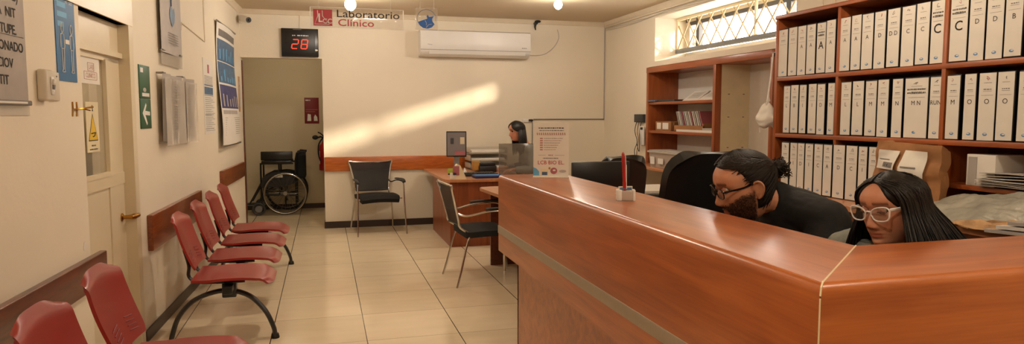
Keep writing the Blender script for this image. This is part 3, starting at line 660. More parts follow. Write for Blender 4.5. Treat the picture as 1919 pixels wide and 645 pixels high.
mb = MB(); mb.box((0, 0, 0), (.21, .205, .006), 'acrylic', M, bev=.001); mb.build('panel', t)
mb = MB(); mb.tube([(.088*math.cos(a), .002+.086*math.sin(a), .0044) for a in [PI*(-.08+1.2*i/24) for i in range(25)]], .0018, 'print_blue', n=4, M=M)
mb.poly([(-.082, -.03), (-.04, -.012), (.008, .004), (.0, .025), (.012, .04), (.022, .02), (.07, .028), (.052, .002), (.055, -.02), (.075, -.045), (.05, -.075), (.01, -.09), (-.035, -.082), (-.065, -.06)], 'logo_strong', M, .0044)
mb.tube([(-.015, -.012, .005), (.0, -.04, .005), (-.005, -.06, .005)], .0015, 'print_white', n=4, M=M); mb.tube([(-.005, -.078, .005), (.02, -.05, .005), (.05, -.045, .005)], .0015, 'print_white', n=4, M=M)
mb.build('emblem', t)
for x in (-.06, .07):
    mb = MB(); mb.tube([(x, .1, 0), (x, CEIL-2.345, 0)], .0018, 'white_plastic', n=5, M=M); mb.sph((x, .1, 0), .006, 'white_plastic', M); mb.build('hanging_wire', t)
# ceiling lamps: bare bulbs on short stems, two in view, the rest added fill
def lamp(x, y, lab, big=1.0, watts=LAMP_W, r=.045, CEIL=CEIL, col=LAMP_COL):
    t = thing('ceiling_bulb', lab, 'lamp', (x, y, 2.6), group='bare warm bulbs under the ceiling')
    mb = MB(); mb.lathe([(.045, CEIL), (.045, CEIL-.015), (.02, CEIL-.03), (.018, CEIL-.05)], 'white_plastic', M=T(x, y, 0)); mb.build('socket', t)
    mb = MB(); mb.sph((x, y, CEIL-.05-r*1.05), (r, r, r*1.1), 'bulb_glow'); b = mb.build('bulb', t); b.visible_shadow = True
    l = bpy.data.lights.new('bulb_light', 'POINT'); l.energy = watts; l.color = col; l.shadow_soft_size = .04
    lo = bpy.data.objects.new('bulb_light', l); COL.objects.link(lo); lo.location = (x, y, CEIL-.05-r*2.3); lo.parent = None
    lo.parent = t; lo.location = (0, 0, CEIL-.05-r*2.3-2.6)
lamp(2.47, 7.13, 'bare glowing bulb right of the hanging signs', watts=LAMP_W*.78, col=(1, .91, .80))
lamp(.30, 7.6, 'bright glare bulb just behind the laboratory sign', r=.06, watts=LAMP_W*.78, col=(1, .91, .80))
lamp(.35, 4.5, 'unseen fill bulb added over the waiting seats'); lamp(2.2, 2.9, 'unseen fill bulb added over the reception staff', watts=LAMP_W*.6); lamp(.35, .8, 'unseen fill bulb added near the entrance'); lamp(2.2, .3, 'unseen fill bulb added over the near counter end')  # out-of-view bulbs added as fill, continuing the grid of the two visible ones
lamp(-.5, 10.0, 'hidden fill bulb added in the hallway', watts=11, CEIL=2.5)  # hidden weak bulb, added to lift the hallway
lamp(-1.95, 4.1, 'hidden fill bulb added in the side room behind the door', watts=22)  # hidden bulb, added so the room behind the glass is not black
# ================================================================ RED BENCHES
def bench(name, ys, leg_ys, label):
    t = thing(name, label, 'bench', (-.6, (ys[0]+ys[-1])/2, 0), group=None)
    for yc in ys:
        hw = .222
        # seat shell: waterfall front, slight dish, rounded corners
        def sf(a, b):
            x = -.80+.475*b; e = abs(2*a-1)
            cw = hw*(1-.10*max(0, (b-.8)/.2)**2-.04*max(0, (.15-b)/.15)**2)
            xx = x-.03*(max(0, e-.65)/.35)**2*(1 if b > .7 else 0)*((b-.7)/.3)
            z = .425+.022*math.sin(b*PI*.9+.2)-.012*(1-e*e)*math.sin(b*PI)-.03*max(0, (b-.86)/.14)**2+.014*max(0, .2-b)/.2
            return (xx, yc+cw*(2*a-1), z)
        mb = MB(); mb.surf(sf, 14, 16, -.016, 'red_plastic'); mb.build('seat', t, sharp=50)
        def bf(a, b):     # b up
            e = 2*a-1; wd = .205+.012*math.sin(b*PI)
            k = max(0, (b-.80)/.20); wd *= math.sqrt(max(.0, 1-.30*k**3)); k2 = max(0, (.12-b)/.12); wd *= 1-.10*k2*k2
            z = .505+.335*b-.040*k*k*abs(e)**3
            x = -.785-.085*b-.025*math.sin(b*2.2)+.014*e*e*(1-.8*k)-.02*k*k
            return (x, yc+wd*e, z)
        mb = MB(); mb.surf(bf, 16, 18, .013, 'red_plastic')
        bk = mb.build('backrest', t, sharp=50)
        mb = MB()
        for k in range(4):
            z = .10+.055*k
            pts = [Vector(bf(.18+.2*q/6, z+.03*q/6))+Vector((.0022, 0, 0)) for q in range(7)]; mb.tube(pts, .0022, 'deep_red', n=5)
            pts = [Vector(bf(.82-.2*q/6, z+.03*q/6))+Vector((.0022, 0, 0)) for q in range(7)]; mb.tube(pts, .0022, 'deep_red', n=5)
        mb.build('slot_ribs', bk)
        for sg in (-1, 1):
            y = yc+sg*.13
            p = smoothpath([(-.50, y, .405), (-.70, y, .408), (-.785, y, .418), (-.825, y, .455), (-.822, y, .52), (-.845, y, .62)], 5)
            mb = MB(); mb.tube(p, .011, 'satin_black', n=8, flat=(1, 1.3)); mb.build('seat_bracket', t)['label'] = 'black steel bracket'
    mb = MB(); mb.box((-.60, (ys[0]+ys[-1])/2, .362), (.06, ys[-1]-ys[0]+.38, .05), 'satin_black', bev=.006)
    for yc in ys: mb.box((-.60, yc, .392), (.16, .16, .02), 'satin_black', bev=.004)
    mb.build('beam', t)
    for y in leg_ys:
        mb = MB(); P_ = [(-.955, y, .012), (-.945, y, .07), (-.90, y, .19), (-.80, y, .29), (-.64, y, .335), (-.50, y, .30), (-.40, y, .20), (-.345, y, .08), (-.335, y, .012)]
        mb.tube(smoothpath(P_, 6), .019, 'leg_grey', n=10, flat=(.8, 1.5))
        mb.box((-.60, y, .345), (.085, .085, .1), 'satin_black', bev=.008)
        mb.build('arch_leg', t)
        for x in (-.955, -.335):
            mb = MB(); mb.lathe([(.026, 0), (.028, .006), (.022, .03)], 'rubber', M=T(x, y, 0)); mb.build('foot_cap', t)
    return t
bench('waiting_bench', [4.68+.63*i for i in range(4)], (4.62, 6.92), 'far row of four red plastic seats on a black beam with arched legs')
bench('waiting_bench', [1.27, 1.87, 2.47, 3.08], (1.5, 2.85), 'near row of dark red seats in the lower left corner of the room')
# ================================================================ VISITOR CHAIRS
def visitor_chair(loc, rz, label):
    t = thing('visitor_chair', label, 'chair', loc, rz, group='black mesh visitor chairs with chrome legs', local=True)
    # local: faces -y
    def sf(a, b):
        e = 2*a-1; k = max(0, abs(2*b-1)-.75)/.25
        return (.245*e*(1-.08*k*k), -.25+.47*b+.01*math.cos(e*2), .455+.012*math.cos(e*1.5)+.012*math.sin(b*3)-.03*max(0, .18-b)/.18)
    mb = MB(); mb.surf(sf, 12, 12, -.05 if False else .05, 'black_fabric')
    mb.build('seat', t, sharp=60)
    def bf(a, b):
        e = 2*a-1; wd = .215+.06*b**1.5
        return (wd*e, .235+.09*b-.035*math.cos(e*1.4)+.03, .50+.36*b+.015*(1-abs(e)**2)*0-.012*(1-e*e)*b)
    mb = MB(); mb.surf(bf, 14, 14, .004, 'mesh_fabric'); mb.build('mesh_back', t)['label'] = 'black mesh backrest'
    fr = [bf(0, 0)]+[bf(0, k/6) for k in range(1, 7)]+[bf(k/8, 1) for k in range(1, 8)]+[bf(1, 1-k/6) for k in range(0, 7)]
    mb = MB(); mb.tube(smoothpath([(-.2, .16, .44)]+fr+[(.2, .16, .44)], 3), .011, 'chrome', n=8); mb.build('back_frame', t)['label'] = 'chrome back frame'
    mb = MB(); mb.tube([(bf(k/10, 0)) for k in range(11)], .012, 'black_plastic'); mb.build('back_lower_bar', t)
    for sg in (-1, 1):
        mb = MB(); p = smoothpath([(sg*.297, -.318, 0), (sg*.285, -.285, .3), (sg*.28, -.262, .585), (sg*.28, -.235, .625), (sg*.275, -.15, .64), (sg*.26, .02, .635), (sg*.235, .20, .60), (sg*.22, .285, .62)], 5)
        mb.tube(p, .0092, 'chrome', n=8); mb.build('leg', t)
        mb = MB(); mb.tube(smoothpath([(sg*.215, .15, .44), (sg*.235, .2, .38), (sg*.262, .27, .12), (sg*.27, .305, 0)], 5), .0092, 'chrome', n=8); mb.build('leg', t)
        mb = MB(); mb.tube(smoothpath([(sg*.281, -.27, .635), (sg*.285, -.21, .66), (sg*.278, -.1, .662), (sg*.262, .05, .655)], 5), .015, 'black_plastic', n=8, flat=(.7, 1.6)); mb.build('armrest', t)['label'] = 'black curved armrest pad'
    mb = MB()
    for y in (-.2, .15): mb.tube([(-.275 if y < 0 else -.225, y-.0, .43), (.275 if y < 0 else .225, y, .43)], .009, 'chrome', n=8)
    for sg in (-1, 1): mb.tube([(sg*.225, -.2, .425), (sg*.22, .16, .425)], .008, 'chrome', n=8)
    mb.build('seat_frame', t)
    return t
c1 = visitor_chair((.615, 8.625, 0), math.radians(8), 'black mesh chair with chrome legs standing against the back wall')
dup(c1, (1.34, 5.86, 0), math.radians(93), 'black chair seen from the side, pulled up to the desk beside the counter')
# ================================================================ WHEELCHAIR (faces left)
t = thing('wheelchair', 'black folding wheelchair parked in the hallway', 'wheelchair', (-.56, 10.7, 0), 0, local=True)
def wheel(mb, c, r, tire, rim_m='steel'):
    n = 40; mb.tube([(c[0]+r*math.cos(2*PI*i/n), c[1], c[2]+r*math.sin(2*PI*i/n)) for i in range(n)], tire, 'rubber', n=8, closed=True)
for y in (-.28, .28):
    s_ = -1 if y < 0 else 1
    mb = MB(); wheel(mb, (0, y, .318), .295, .018); mb.build('rear_wheel', t)
    wh = [o for o in t.children][-1]
    mb = MB(); n = 40; mb.tube([(.285*math.cos(2*PI*i/n)*1.02, y+s_*.035, .318+.285*1.02*math.sin(2*PI*i/n)) for i in range(n)], .009, 'chrome', n=8, closed=True); mb.build('push_rim', wh)['label'] = 'bright metal push rim'
    mb = MB(); mb.tube([(0, y-.03, .318), (0, y+.03, .318)], .03, 'steel', n=14)
    for i in range(24):
        a = 2*PI*i/24; b = a+(.5 if i % 2 else -.5); mb.tube([(.03*math.cos(b), y, .318+.03*math.sin(b)), (.28*math.cos(a), y, .318+.28*math.sin(a))], .0022, 'steel', n=4)
    mb.tube([(.28*math.cos(2*PI*i/n), y, .318+.28*math.sin(2*PI*i/n)) for i in range(n)], .009, 'steel', n=6, closed=True); mb.build('spokes', wh)
    mb = MB(); n = 24; mb.tube([(-.37+.078*math.cos(2*PI*i/n), y*.9, .096+.078*math.sin(2*PI*i/n)) for i in range(n)], .018, 'dark_grey', n=8, closed=True); mb.tube([(-.37, y*.9-.015, .096), (-.37, y*.9+.015, .096)], .05, 'grey_plastic', n=14)
    mb.tube([(-.37, y*.9, .096), (-.36, y*.9, .2), (-.33, y*.9, .27)], .012, 'satin_black'); mb.build('caster', t)
    mb = MB(); q = y*.86
    for p in ([(-.33, q, .15), (-.33, q, .76)], [(.15, q, .12), (.15, q, .8), (.17, q, .9), (.22, q, .915)], [(-.33, q, .47), (.15, q, .47)], [(-.33, q, .3), (.15, q, .28)], [(-.33, q, .75), (.12, q, .75)], [(-.33, q, .47), (-.42, q, .3), (-.5, q, .16)], [(-.33, q, .3), (.15, q, .5)], [(-.08, q, .3), (-.08, q, .74)]):
        mb.tube(p, .0125, 'satin_black', n=8)
    mb.build('side_frame', t)
    mb = MB(); mb.prism([(-.33, .40), (-.31, .55), (-.18, .62), (0, .63), (.13, .60), (.13, .46), (.02, .42)], -.006, .006, 'black_plastic', frame((0, y*.92, 0), (1, 0, 0), (0, 0, 1), (0, -1, 0))); sp_ = mb.build('side_panel', t)
    if y < 0: mb = MB(); mb.box((-.09, y*.92-.009, .565), (.12, .004, .035), 'white_plastic', bev=.0015); mb.build('brand_plate', sp_)
    mb = MB(); mb.box((-.11, q, .775), (.42, .055, .035), 'satin_black', bev=.012); mb.build('armrest', t)
    mb = MB(); mb.tube([(.2, q, .915), (.3, q, .905)], .017, 'rubber'); mb.build('push_handle', t)
    mb = MB(); mb.box((-.5, y*.5, .13), (.14, .15, .02), 'black_plastic', M=RY(.3) if False else I4, bev=.005); mb.build('footplate', t)
mb = MB(); mb.surf(lambda a, b: (-.32+.46*b, -.23+.46*a, .49-.025*math.sin(a*PI)), 8, 4, .015, 'black_fabric'); mb.build('seat_sling', t)
mb = MB(); mb.surf(lambda a, b: (.15+.05*math.sin(a*PI)+.03*b, -.23+.46*a, .5+.39*b), 8, 4, .02, 'black_fabric'); mb.box((.22, 0, .7), (.14, .42, .36), 'black_fabric', bev=.03, seg=3); mb.build('back_sling', t)
mb = MB(); mb.box((-.11, -.20, .86), (.44, .03, .13), 'satin_black', bev=.012); mb.build('tray_pad', t)
mb = MB(); mb.tube([(.0, -.25, .16), (.0, .25, .48)], .012, 'satin_black'); mb.tube([(.0, .25, .16), (.0, -.25, .48)], .012, 'satin_black')
mb.tube([(.0, -.28, .318), (.0, .28, .318)], .012, 'steel'); mb.build('cross_brace', t)
# ================================================================ DESKS BY THE BACK WALL
t = thing('office_desk', 'cherry wood desk with a pale top against the back wall', 'desk', (1.75, 8.1, 0))
mb = MB(); pts = [(1.25, 8.96), (1.25, 7.42), (1.265, 7.34), (1.31, 7.29), (1.39, 7.27), (2.2, 7.27), (2.2, 8.96)]
mb.prism(pts, .722, .75, 'desk_top'); mb.build('desktop', t)['label'] = 'pale wood desktop with rounded corner'
mb = MB(); mb.b2((1.315, 7.36, 0), (2.1, 7.385, .722), 'desk_wood'); mb.build('front_panel', t)
mb = MB(); mb.b2((1.315, 7.39, 0), (1.34, 8.6, .722), 'desk_wood'); mb.build('side_panel', t)
mb = MB(); mb.b2((2.08, 7.39, 0), (2.1, 8.9, .722), 'desk_wood'); mb.build('side_panel', t)
t = thing('side_desk', 'pale-topped desk extension where the side-on black chair sits', 'desk', (1.9, 5.9, 0))
mb = MB(); mb.prism([(1.56, 5.32), (2.5, 5.32), (2.5, 6.52), (1.56, 6.52), (1.47, 6.49), (1.435, 6.42), (1.44, 6.3), (1.50, 5.40)], .722, .75, 'desk_top'); mb.build('desktop', t)
mb = MB(); mb.b2((1.53, 6.36, 0), (2.4, 6.385, .722), 'rail_dark'); mb.build('back_panel', t)['label'] = 'dark brown end panel'
mb = MB(); mb.b2((2.38, 5.4, 0), (2.4, 6.36, .722), 'desk_wood'); mb.build('side_panel', t)
mb = MB(); mb.tube([(1.60, 6.1, 0), (1.60, 6.1, .722)], .014, 'chrome'); mb.build('table_leg', t)
# monitor
MM_ = T(1.50, 7.95, .75) @ RZ(math.radians(-14))
t = thing('computer_monitor', 'slim desktop monitor with a dim grey picture on the back desk', 'monitor', (1.50, 7.95, .75))
mb = MB(); mb.box((0, 0, .36), (.235, .03, .30), 'black_plastic', MM_, bev=.005); mb.build('housing', t)
mb = MB(); mb.rect(-.107, .225, .107, .495, 'screen_grey', MM_ @ frame((0, -.0156, 0), (1, 0, 0), (0, 0, 1), (0, -1, 0)));
Z = MM_ @ frame((0, -.0162, 0), (1, 0, 0), (0, 0, 1), (0, -1, 0))
mb.rect(-.07, .36, -.03, .43, 'dark_grey', Z); mb.rect(.045, .36, .095, .44, 'hall_paint', Z); mb.rect(-.02, .235, .1, .28, 'rosy', Z); mb.build('screen', t)['label'] = 'dim grey-brown screen'
mb = MB(); mb.box((0, .02, .11), (.06, .03, .2), 'grey_plastic', MM_, bev=.004); mb.box((0, .03, .008), (.2, .16, .015), 'black_plastic', MM_, bev=.005); mb.build('stand', t)
# things on the back desk
mb = MB(); mb.box((1.78, 7.47, .765), (.36, .20, .026), 'navy', bev=.004); mb.box((1.78, 7.47, .779), (.33, .17, .004), 'print_blue', bev=.001); tag(mb.build('blue_folder'), 'dark blue folder lying at the front of the back desk', 'folder')
mb = MB(); mb.box((1.72, 7.72, .768), (.42, .15, .03), 'black_plastic', T(0, 0, 0), bev=.006)
for i in range(12):
    for j in range(4): mb.box((1.545+i*.03, 7.67+j*.032, .787), (.024, .026, .008), 'satin_black', bev=.002)
tag(mb.build('keyboard'), 'black keyboard behind the blue folder on the back desk', 'keyboard')
t = thing('card_holder', 'small beige leaflet stand with pink and green cards on the desk corner', 'card holder', (1.40, 7.40, .75))
mb = MB(); mb.prism([(-.035, 0), (.10, 0), (.03, .15), (.0, .165), (-.015, .15)], -.05, .05, 'cream', frame((1.40, 7.40, .75), (1, 0, 0), (0, 0, 1), (0, -1, 0))); mb.build('stand', t)
mb = MB(); mb.box((1.378, 7.335, .845), (.07, .004, .10), 'rosy', M=I4, bev=.001); mb.build('pink_card', t)['label'] = 'pink card'
mb = MB(); mb.box((1.33, 7.41, .84), (.06, .004, .05), 'lime', bev=.001); mb.build('green_card', t)['label'] = 'green card'
mb = MB(); mb.box((1.345, 7.335, .79), (.07, .004, .07), 'paper', bev=.001); mb.build('white_card', t)
mb = MB(); mb.box((1.93, 8.3, .79), (.22, .3, .08), 'black_plastic', bev=.01); mb.box((1.93, 8.3, .85), (.2, .26, .04), 'satin_black', bev=.01); tag(mb.build('printer'), 'low black printer at the right of the back desk', 'printer')
mb = MB(); mb.box((1.80, 8.25, .83), (.09, .12, .12), 'ochre', T(0, 0, 0), bev=.015); tag(mb.build('tape_box'), 'ochre stationery box beside the printer', 'box')
mb = MB(); mb.box((1.56, 7.80, .762), (.10, .06, .02), 'sky_blue', bev=.008); mb.lathe([(.022, 0), (.022, .05), (.012, .07), (.006, .09)], 'white_plastic', M=T(1.56, 7.76, .75)); tag(mb.build('glue_bottle'), 'tiny white bottle in front of the monitor', 'bottle')
t = thing('paper_tray', 'pale plastic letter tray stack behind the desk items', 'tray', (2.0, 8.75, .75))
for k in range(3):
    mb = MB(); z = .76+.1*k
    for a, b in (((1.8, 8.62, z), (2.3, 8.95, z+.01)), ((1.8, 8.62, z), (1.81, 8.95, z+.07)), ((2.29, 8.62, z), (2.3, 8.95, z+.07)), ((1.8, 8.94, z), (2.3, 8.95, z+.07))): mb.b2(a, b, 'sheer')
    mb.build('tray_shelf', t)
    mb = MB(); mb.b2((1.83, 8.66, z+.011), (2.27, 8.92, z+.035), 'paper'); mb.build('paper_stack', t)
# grey smoked screen on the far counter end
mb = MB(); mb.b2((1.02, 4.02, .74), (1.40, 4.03, 1.275), 'smoke_acrylic', bev=.002); tag(mb.build('acrylic_screen'), 'smoky grey acrylic divider standing behind the far end of the counter', 'screen')
# black office chairs and machines behind the counter
def office_chair(loc, rz, label, h=1.2, w_=.5):
    t = thing('office_chair', label, 'chair', loc, rz, local=True)
    def bf(a, b):
        e = 2*a-1; k = max(0, (b-.82)/.18); wd = w_/2*(.88+.12*math.sin(b*PI))*math.sqrt(max(0, 1-.5*k**3))
        return (wd*e, .22+.12*b-.07*(1-e*e), .52+(h-.52)*b-.03*k*abs(e)**2.5+.02*k)
    mb = MB(); mb.surf(bf, 28, 30, -.045, 'satin_black'); mb.build('backrest', t, sharp=50)
    mb = MB(); mb.surf(lambda a, b: ((2*a-1)*.25*(1-.1*abs(2*b-1)**3), -.25+.48*b, .49+.02*(2*a-1)**2), 10, 10, .06, 'black_fabric'); mb.build('seat', t, sharp=60)
    mb = MB(); mb.tube([(0, 0, .08), (0, 0, .43)], .028, 'steel', n=14); mb.build('gas_column', t)
    mb = MB()
    for i in range(5):
        a = 2*PI*i/5; mb.tube([(0, 0, .1), (.3*math.cos(a), .3*math.sin(a), .07)], [.025, .016], 'black_plastic')
    mb.build('star_base', t)
    for i in range(5):
        a = 2*PI*i/5; mb = MB(); mb.lathe([(.0, -.02), (.028, -.018), (.03, 0), (.028, .018), (0, .02)], 'rubber', M=T(.3*math.cos(a), .3*math.sin(a), .031) @ RX(PI/2)); mb.build('caster', t)
    mb = MB(); mb.tube([(0, .0, .42), (0, .3, .42), (0, .33, .6)], .02, 'black_plastic'); mb.build('back_post', t)
    for s_ in (-1, 1):
        mb = MB(); mb.tube([(s_*.24, .05, .45), (s_*.3, .05, .46), (s_*.3, .05, .66)], .014, 'black_plastic'); mb.box((s_*.3, 0, .675), (.06, .24, .025), 'black_plastic', bev=.01); mb.build('armrest', t)
    return t
office_chair((1.95, 3.28, 0), math.radians(162), 'large black high-backed office chair behind the bearded man', 1.235, .50)
office_chair((1.95, 5.35-.55, 0), math.radians(200), 'black office chair low behind the counter, right of the tent card', 1.12, .5)
# black monitor seen from behind + dark machine
t = thing('rear_monitor', 'black monitor with its back turned, beyond the counter middle', 'monitor', (1.80, 4.3, .74))
mb = MB(); mb.box((1.80, 4.3, 1.0), (.42, .035, .27), 'satin_black', T(0, 0, 0), bev=.01); mb.box((1.80, 4.33, 1.0), (.25, .03, .16), 'black_plastic', bev=.01); mb.build('housing', t)
mb = MB(); mb.tube([(1.80, 4.34, .75), (1.80, 4.34, .96)], .02, 'satin_black'); mb.box((1.80, 4.32, .752), (.22, .16, .014), 'satin_black', bev=.004); mb.build('stand', t)
# long work desk behind the counter (staff side)
t = thing('staff_desk', 'work surface inside the reception counter', 'desk', (1.7, 3.4, 0))
mb = MB(); mb.b2((1.26, 1.62, .712), (1.56, 4.0, .74), 'desk_top'); mb.b2((1.26, 4.0, .712), (2.6, 4.55, .74), 'desk_top'); mb.b2((1.56, 1.50, .712), (1.60, 1.62, .74), 'desk_top') ; mb.build('desktop', t)
mb = MB(); mb.b2((1.35, 4.5, 0), (2.6, 4.52, .712), 'desk_wood'); mb.b2((2.58, 4.02, 0), (2.6, 4.5, .712), 'desk_wood'); mb.b2((1.5, 1.7, 0), (1.52, 4.0, .712), 'desk_wood'); mb.build('panel', t)
# ================================================================ RECEPTION COUNTER
CX0, CX1, CY1, CY0, CT = .975, 1.362, 3.86, 1.165, 1.10
t = thing('reception_counter', 'L-shaped beech reception counter with a grey metal strip', 'counter', (1.1, 2.5, 0))
def cap_profile(wid):    # outer face at 0, rounded top outer edge, inner at wid
    r = .022; p = [(0, .655), (0, CT-r)]
    p += [(r-r*math.cos(a), CT-r+r*math.sin(a)) for a in [PI/2*i/6 for i in range(1, 7)]]
    p += [(wid-.006, CT), (wid, CT-.006), (wid, CT-.035), (.03, CT-.035), (.03, .655)]
    return p
mb = MB()
# mitred sweep: long leg along y, near leg along x
pf = cap_profile(CX1-CX0)
def leg_long(mb):
    n = len(pf); A_ = []; B_ = []
    k = (1.50-CY0)/(CX1-CX0)
    for (d, z) in pf: A_.append((CX0+d, CY1, z)); B_.append((CX0+d, CY0+d*k, z))
    fs = [[i, (i+1) % n, n+(i+1) % n, n+i] for i in range(n)]+[list(range(n))[::-1], [n+i for i in range(n)]]
    mb.add(A_+B_, fs, 'counter_long')
    return k
kk = leg_long(mb); mb.build('long_top', t)
mb = MB(); n = len(pf); A_ = []; B_ = []; XE = 3.1
for (d, z) in pf: A_.append((CX0+d+.0015, CY0+d*kk, z)); B_.append((XE, CY0+d*kk, z))
fs = [[i, (i+1) % n, n+(i+1) % n, n+i] for i in range(n)]+[list(range(n))[::-1], [n+i for i in range(n)]]
mb.add(A_+B_, fs, 'counter_cross'); mb.build('return_top', t)
# pale mitre joint
mb = MB(); mb.tube([(CX0+.02, CY0+.02*kk, CT+.0002), (CX1-.005, 1.5-.005, CT+.0002)], .0022, 'cream', n=4)
mb.tube([(CX0-.0002, CY0, CT-.03), (CX0-.0002, CY0, .66)], .0022, 'cream', n=4); mb.tube([(CX0+.0, CY0, CT-.025), (CX0+.004, CY0+.003, CT-.008), (CX0+.02, CY0+.02*kk, CT+.0002)], .0025, 'cream', n=4); mb.build('corner_edging', t)['label'] = 'cream edging line at the mitred corner'
mb = MB(); mb.b2((CX0-.004, CY0-.004, .760), (CX0+.004, CY1-.002, .805), 'strip_metal', bev=.001); mb.b2((CX0-.004, CY0-.004, .760), (XE, CY0+.004, .805), 'strip_metal', bev=.001); mb.build('metal_strip', t)['label'] = 'brushed grey metal strip'
mb = MB(); mb.b2((1.075, 1.27, .06), (1.10, 3.80, .655), 'counter_cross'); mb.b2((1.075, 1.27, .06), (XE, 1.295, .655), 'counter_cross'); mb.b2((1.075, 3.78, .06), (1.36, 3.80, CT-.035), 'counter_cross'); mb.b2((1.0, 1.2, .655), (1.1, 3.85, .675), 'counter_long'); mb.b2((1.0, 1.2, .655), (XE, 1.3, .675), 'counter_cross'); mb.build('kick_panel', t)
mb = MB(); mb.b2((1.09, 1.29, 0), (1.11, 3.78, .06), 'dark_skirt'); mb.b2((1.09, 1.285, 0), (XE, 1.305, .06), 'dark_skirt'); mb.build('plinth', t)
mb = MB(); mb.b2((1.0, 3.835, .655), (1.36, 3.86, CT-.036), 'counter_cross'); mb.build('end_panel', t)
# tent card
t = thing('tent_card', 'upright white printed card standing at the far end of the counter', 'card', (1.225, 3.64, CT))
rzc = math.atan2(3.587-3.703, 1.298-1.129)*.55; Mc = T(1.222, 3.635, CT) @ RZ(rzc)
tilt = RX(.06)
mb = MB(); W_, H_ = .098, .305
mb.b2((-W_, -.002, 0), (W_, .002, H_), 'paper', Mc @ T(0, -.028, 0) @ RX(-.09)); card = mb.build('front_sheet', t)
mb = MB(); mb.b2((-W_, -.002, 0), (W_, .002, H_), 'paper', Mc @ T(0, .028, 0) @ RX(.09)); mb.build('rear_sheet', t)
mb = MB(); mb.b2((-W_-.002, -.045, 0), (W_+.002, .04, .006), 'paper', Mc, bev=.001); mb.build('foot', t)
Z = Mc @ T(0, -.028, 0) @ RX(-.09) @ frame((0, -.0026, 0), (1, 0, 0), (0, 0, 1), (0, -1, 0))
mb = MB(); R0 = random.Random(3)
mb.scrib(-.07, .07, .276, .006, 'print_black', Z, 0, R0); mb.scrib(-.065, .07, .262, .005, 'print_grey', Z, 0, R0)
for k in range(14): mb.tube([(-.078+k*.0118, .25, .0), (-.076+k*.0118, .237, 0)], .0022, 'print_pink', n=4, M=Z)
for k in range(6): mb.rect(-.062, .215-k*.0125, -.046, .221-k*.0125, 'print_pink', Z); mb.scrib(-.04, .065-.008*k, .218-k*.0125, .0035, 'print_pink' if k % 2 else 'print_grey', Z, 0, R0)
mb.rect(-.07, .124, -.03, .1255, 'print_grey', Z); mb.rect(.02, .124, .075, .1255, 'print_grey', Z); mb.scrib(-.015, .012, .125, .008, 'print_pink', Z, 0, R0, False); mb.scrib(-.045, .04, .108, .004, 'print_black', Z, 0, R0)
mb.text('LCB BIO EL.', .029, 'print_red', Z @ T(0, .083, 0), .008); mb.build('print', card)
mb = MB(); mb.poly([(-W_, .012), (-.065, .012), (-.066, .035), (-.08, .05), (-W_, .058)], 'logo_strong' if False else 'sky_blue', Z, .0002); mb.rect(-.055, .014, -.015, .05, 'lime' if False else 'cream', Z, .0002); mb.rect(-.05, .014, -.02, .032, 'slate_blue', Z, .0004)
mb.ell(.016, .038, .019, .018, 'rosy', Z, .0002); mb.ell(-.008, .052, .006, .007, 'ochre', Z, .0002); mb.ell(.018, .041, .008, .005, 'white_plastic', Z, .0004); mb.ell(.065, .036, .02, .008, 'paper_grey', Z, .0002); mb.build('coloured_shapes', card)
# pen holder with red pen
t = thing('pen_holder', 'small white acrylic pen block on the counter', 'pen holder', (1.17, 2.55, CT))
Mp = T(1.172, 2.56, CT) @ RZ(-.35)
mb = MB(); mb.box((-.018, 0, .022), (.022, .05, .044), 'white_plastic', Mp, bev=.003); mb.box((.012, 0, .02), (.05, .048, .04), 'bin_clear', Mp, bev=.003); mb.box((.042, 0, .022), (.01, .05, .044), 'white_plastic', Mp, bev=.002); mb.build('holder_block', t)
mb = MB(); mb.box((0, 0, .046), (.03, .012, .004), 'slate_blue', Mp, bev=.001); mb.build('blue_insert', t)
Mq = T(1.178, 2.562, CT+.044)
mb = MB(); mb.lathe([(.0, -.02), (.004, -.015), (.0068, 0), (.0070, .03), (.0062, .031), (.0062, .115), (.0068, .118), (.006, .145), (.003, .152), (0, .153)], 'ext_red', n=14, M=Mq @ RY(-.06)); mb.tube([(.0075, 0, .14), (.0105, 0, .135), (.0105, 0, .095)], .0017, 'white_plastic', n=5, M=Mq @ RY(-.06)); mb.b2((.006, -.003, .0), (.009, .003, .1), 'white_plastic', Mq @ RY(-.02)); pn = mb.build('red_pen'); tag(pn, 'red pen standing upright in the white pen block', 'pen')
t = thing('card_stand', 'tiny white-framed card just behind the pen block', 'card', (1.27, 2.66, CT))
mb = MB(); mb.b2((1.235, 2.745, CT), (1.30, 2.752, CT+.036), 'paper', bev=.001); mb.b2((1.24, 2.742, CT+.005), (1.295, 2.746, CT+.031), 'slate_blue'); mb.build('card_face', t)
mb = MB(); mb.b2((1.23, 2.735, CT), (1.305, 2.775, CT+.003), 'paper'); mb.build('card_foot', t)
# ================================================================ CUPBOARD IN THE NICHE
CFX = 3.80; t = thing('wall_cupboard', 'open orange-brown wooden cupboard set into the right wall under the window', 'cupboard', (CFX, 6.4, 0))
mb = MB()
mb.b2((CFX-.01, 7.60, .80), (4.2, 7.655, 2.02), 'shelf_upright', bev=.003); mb.build('side_frame', t)
mb = MB(); mb.b2((CFX-.01, 5.22, .80), (4.2, 5.26, 2.0), 'shelf_upright', bev=.003); mb.build('side_frame', t)
mb = MB(); mb.b2((CFX-.01, 6.13, .80), (3.86, 6.18, 1.96), 'shelf_upright', bev=.003); mb.build('middle_post', t)
mb = MB(); mb.b2((CFX-.015, 5.22, 1.955), (4.2, 7.655, 2.02), 'shelf_wood', bev=.003); mb.build('top_board', t)
mb = MB(); mb.b2((4.19, 5.22, .8), (4.205, 7.6, 1.96), 'paper'); mb.build('back_board', t)['label'] = 'white back board'
mb = MB(); mb.b2((3.86, 6.135, .80), (4.19, 6.165, 1.955), 'cream'); 
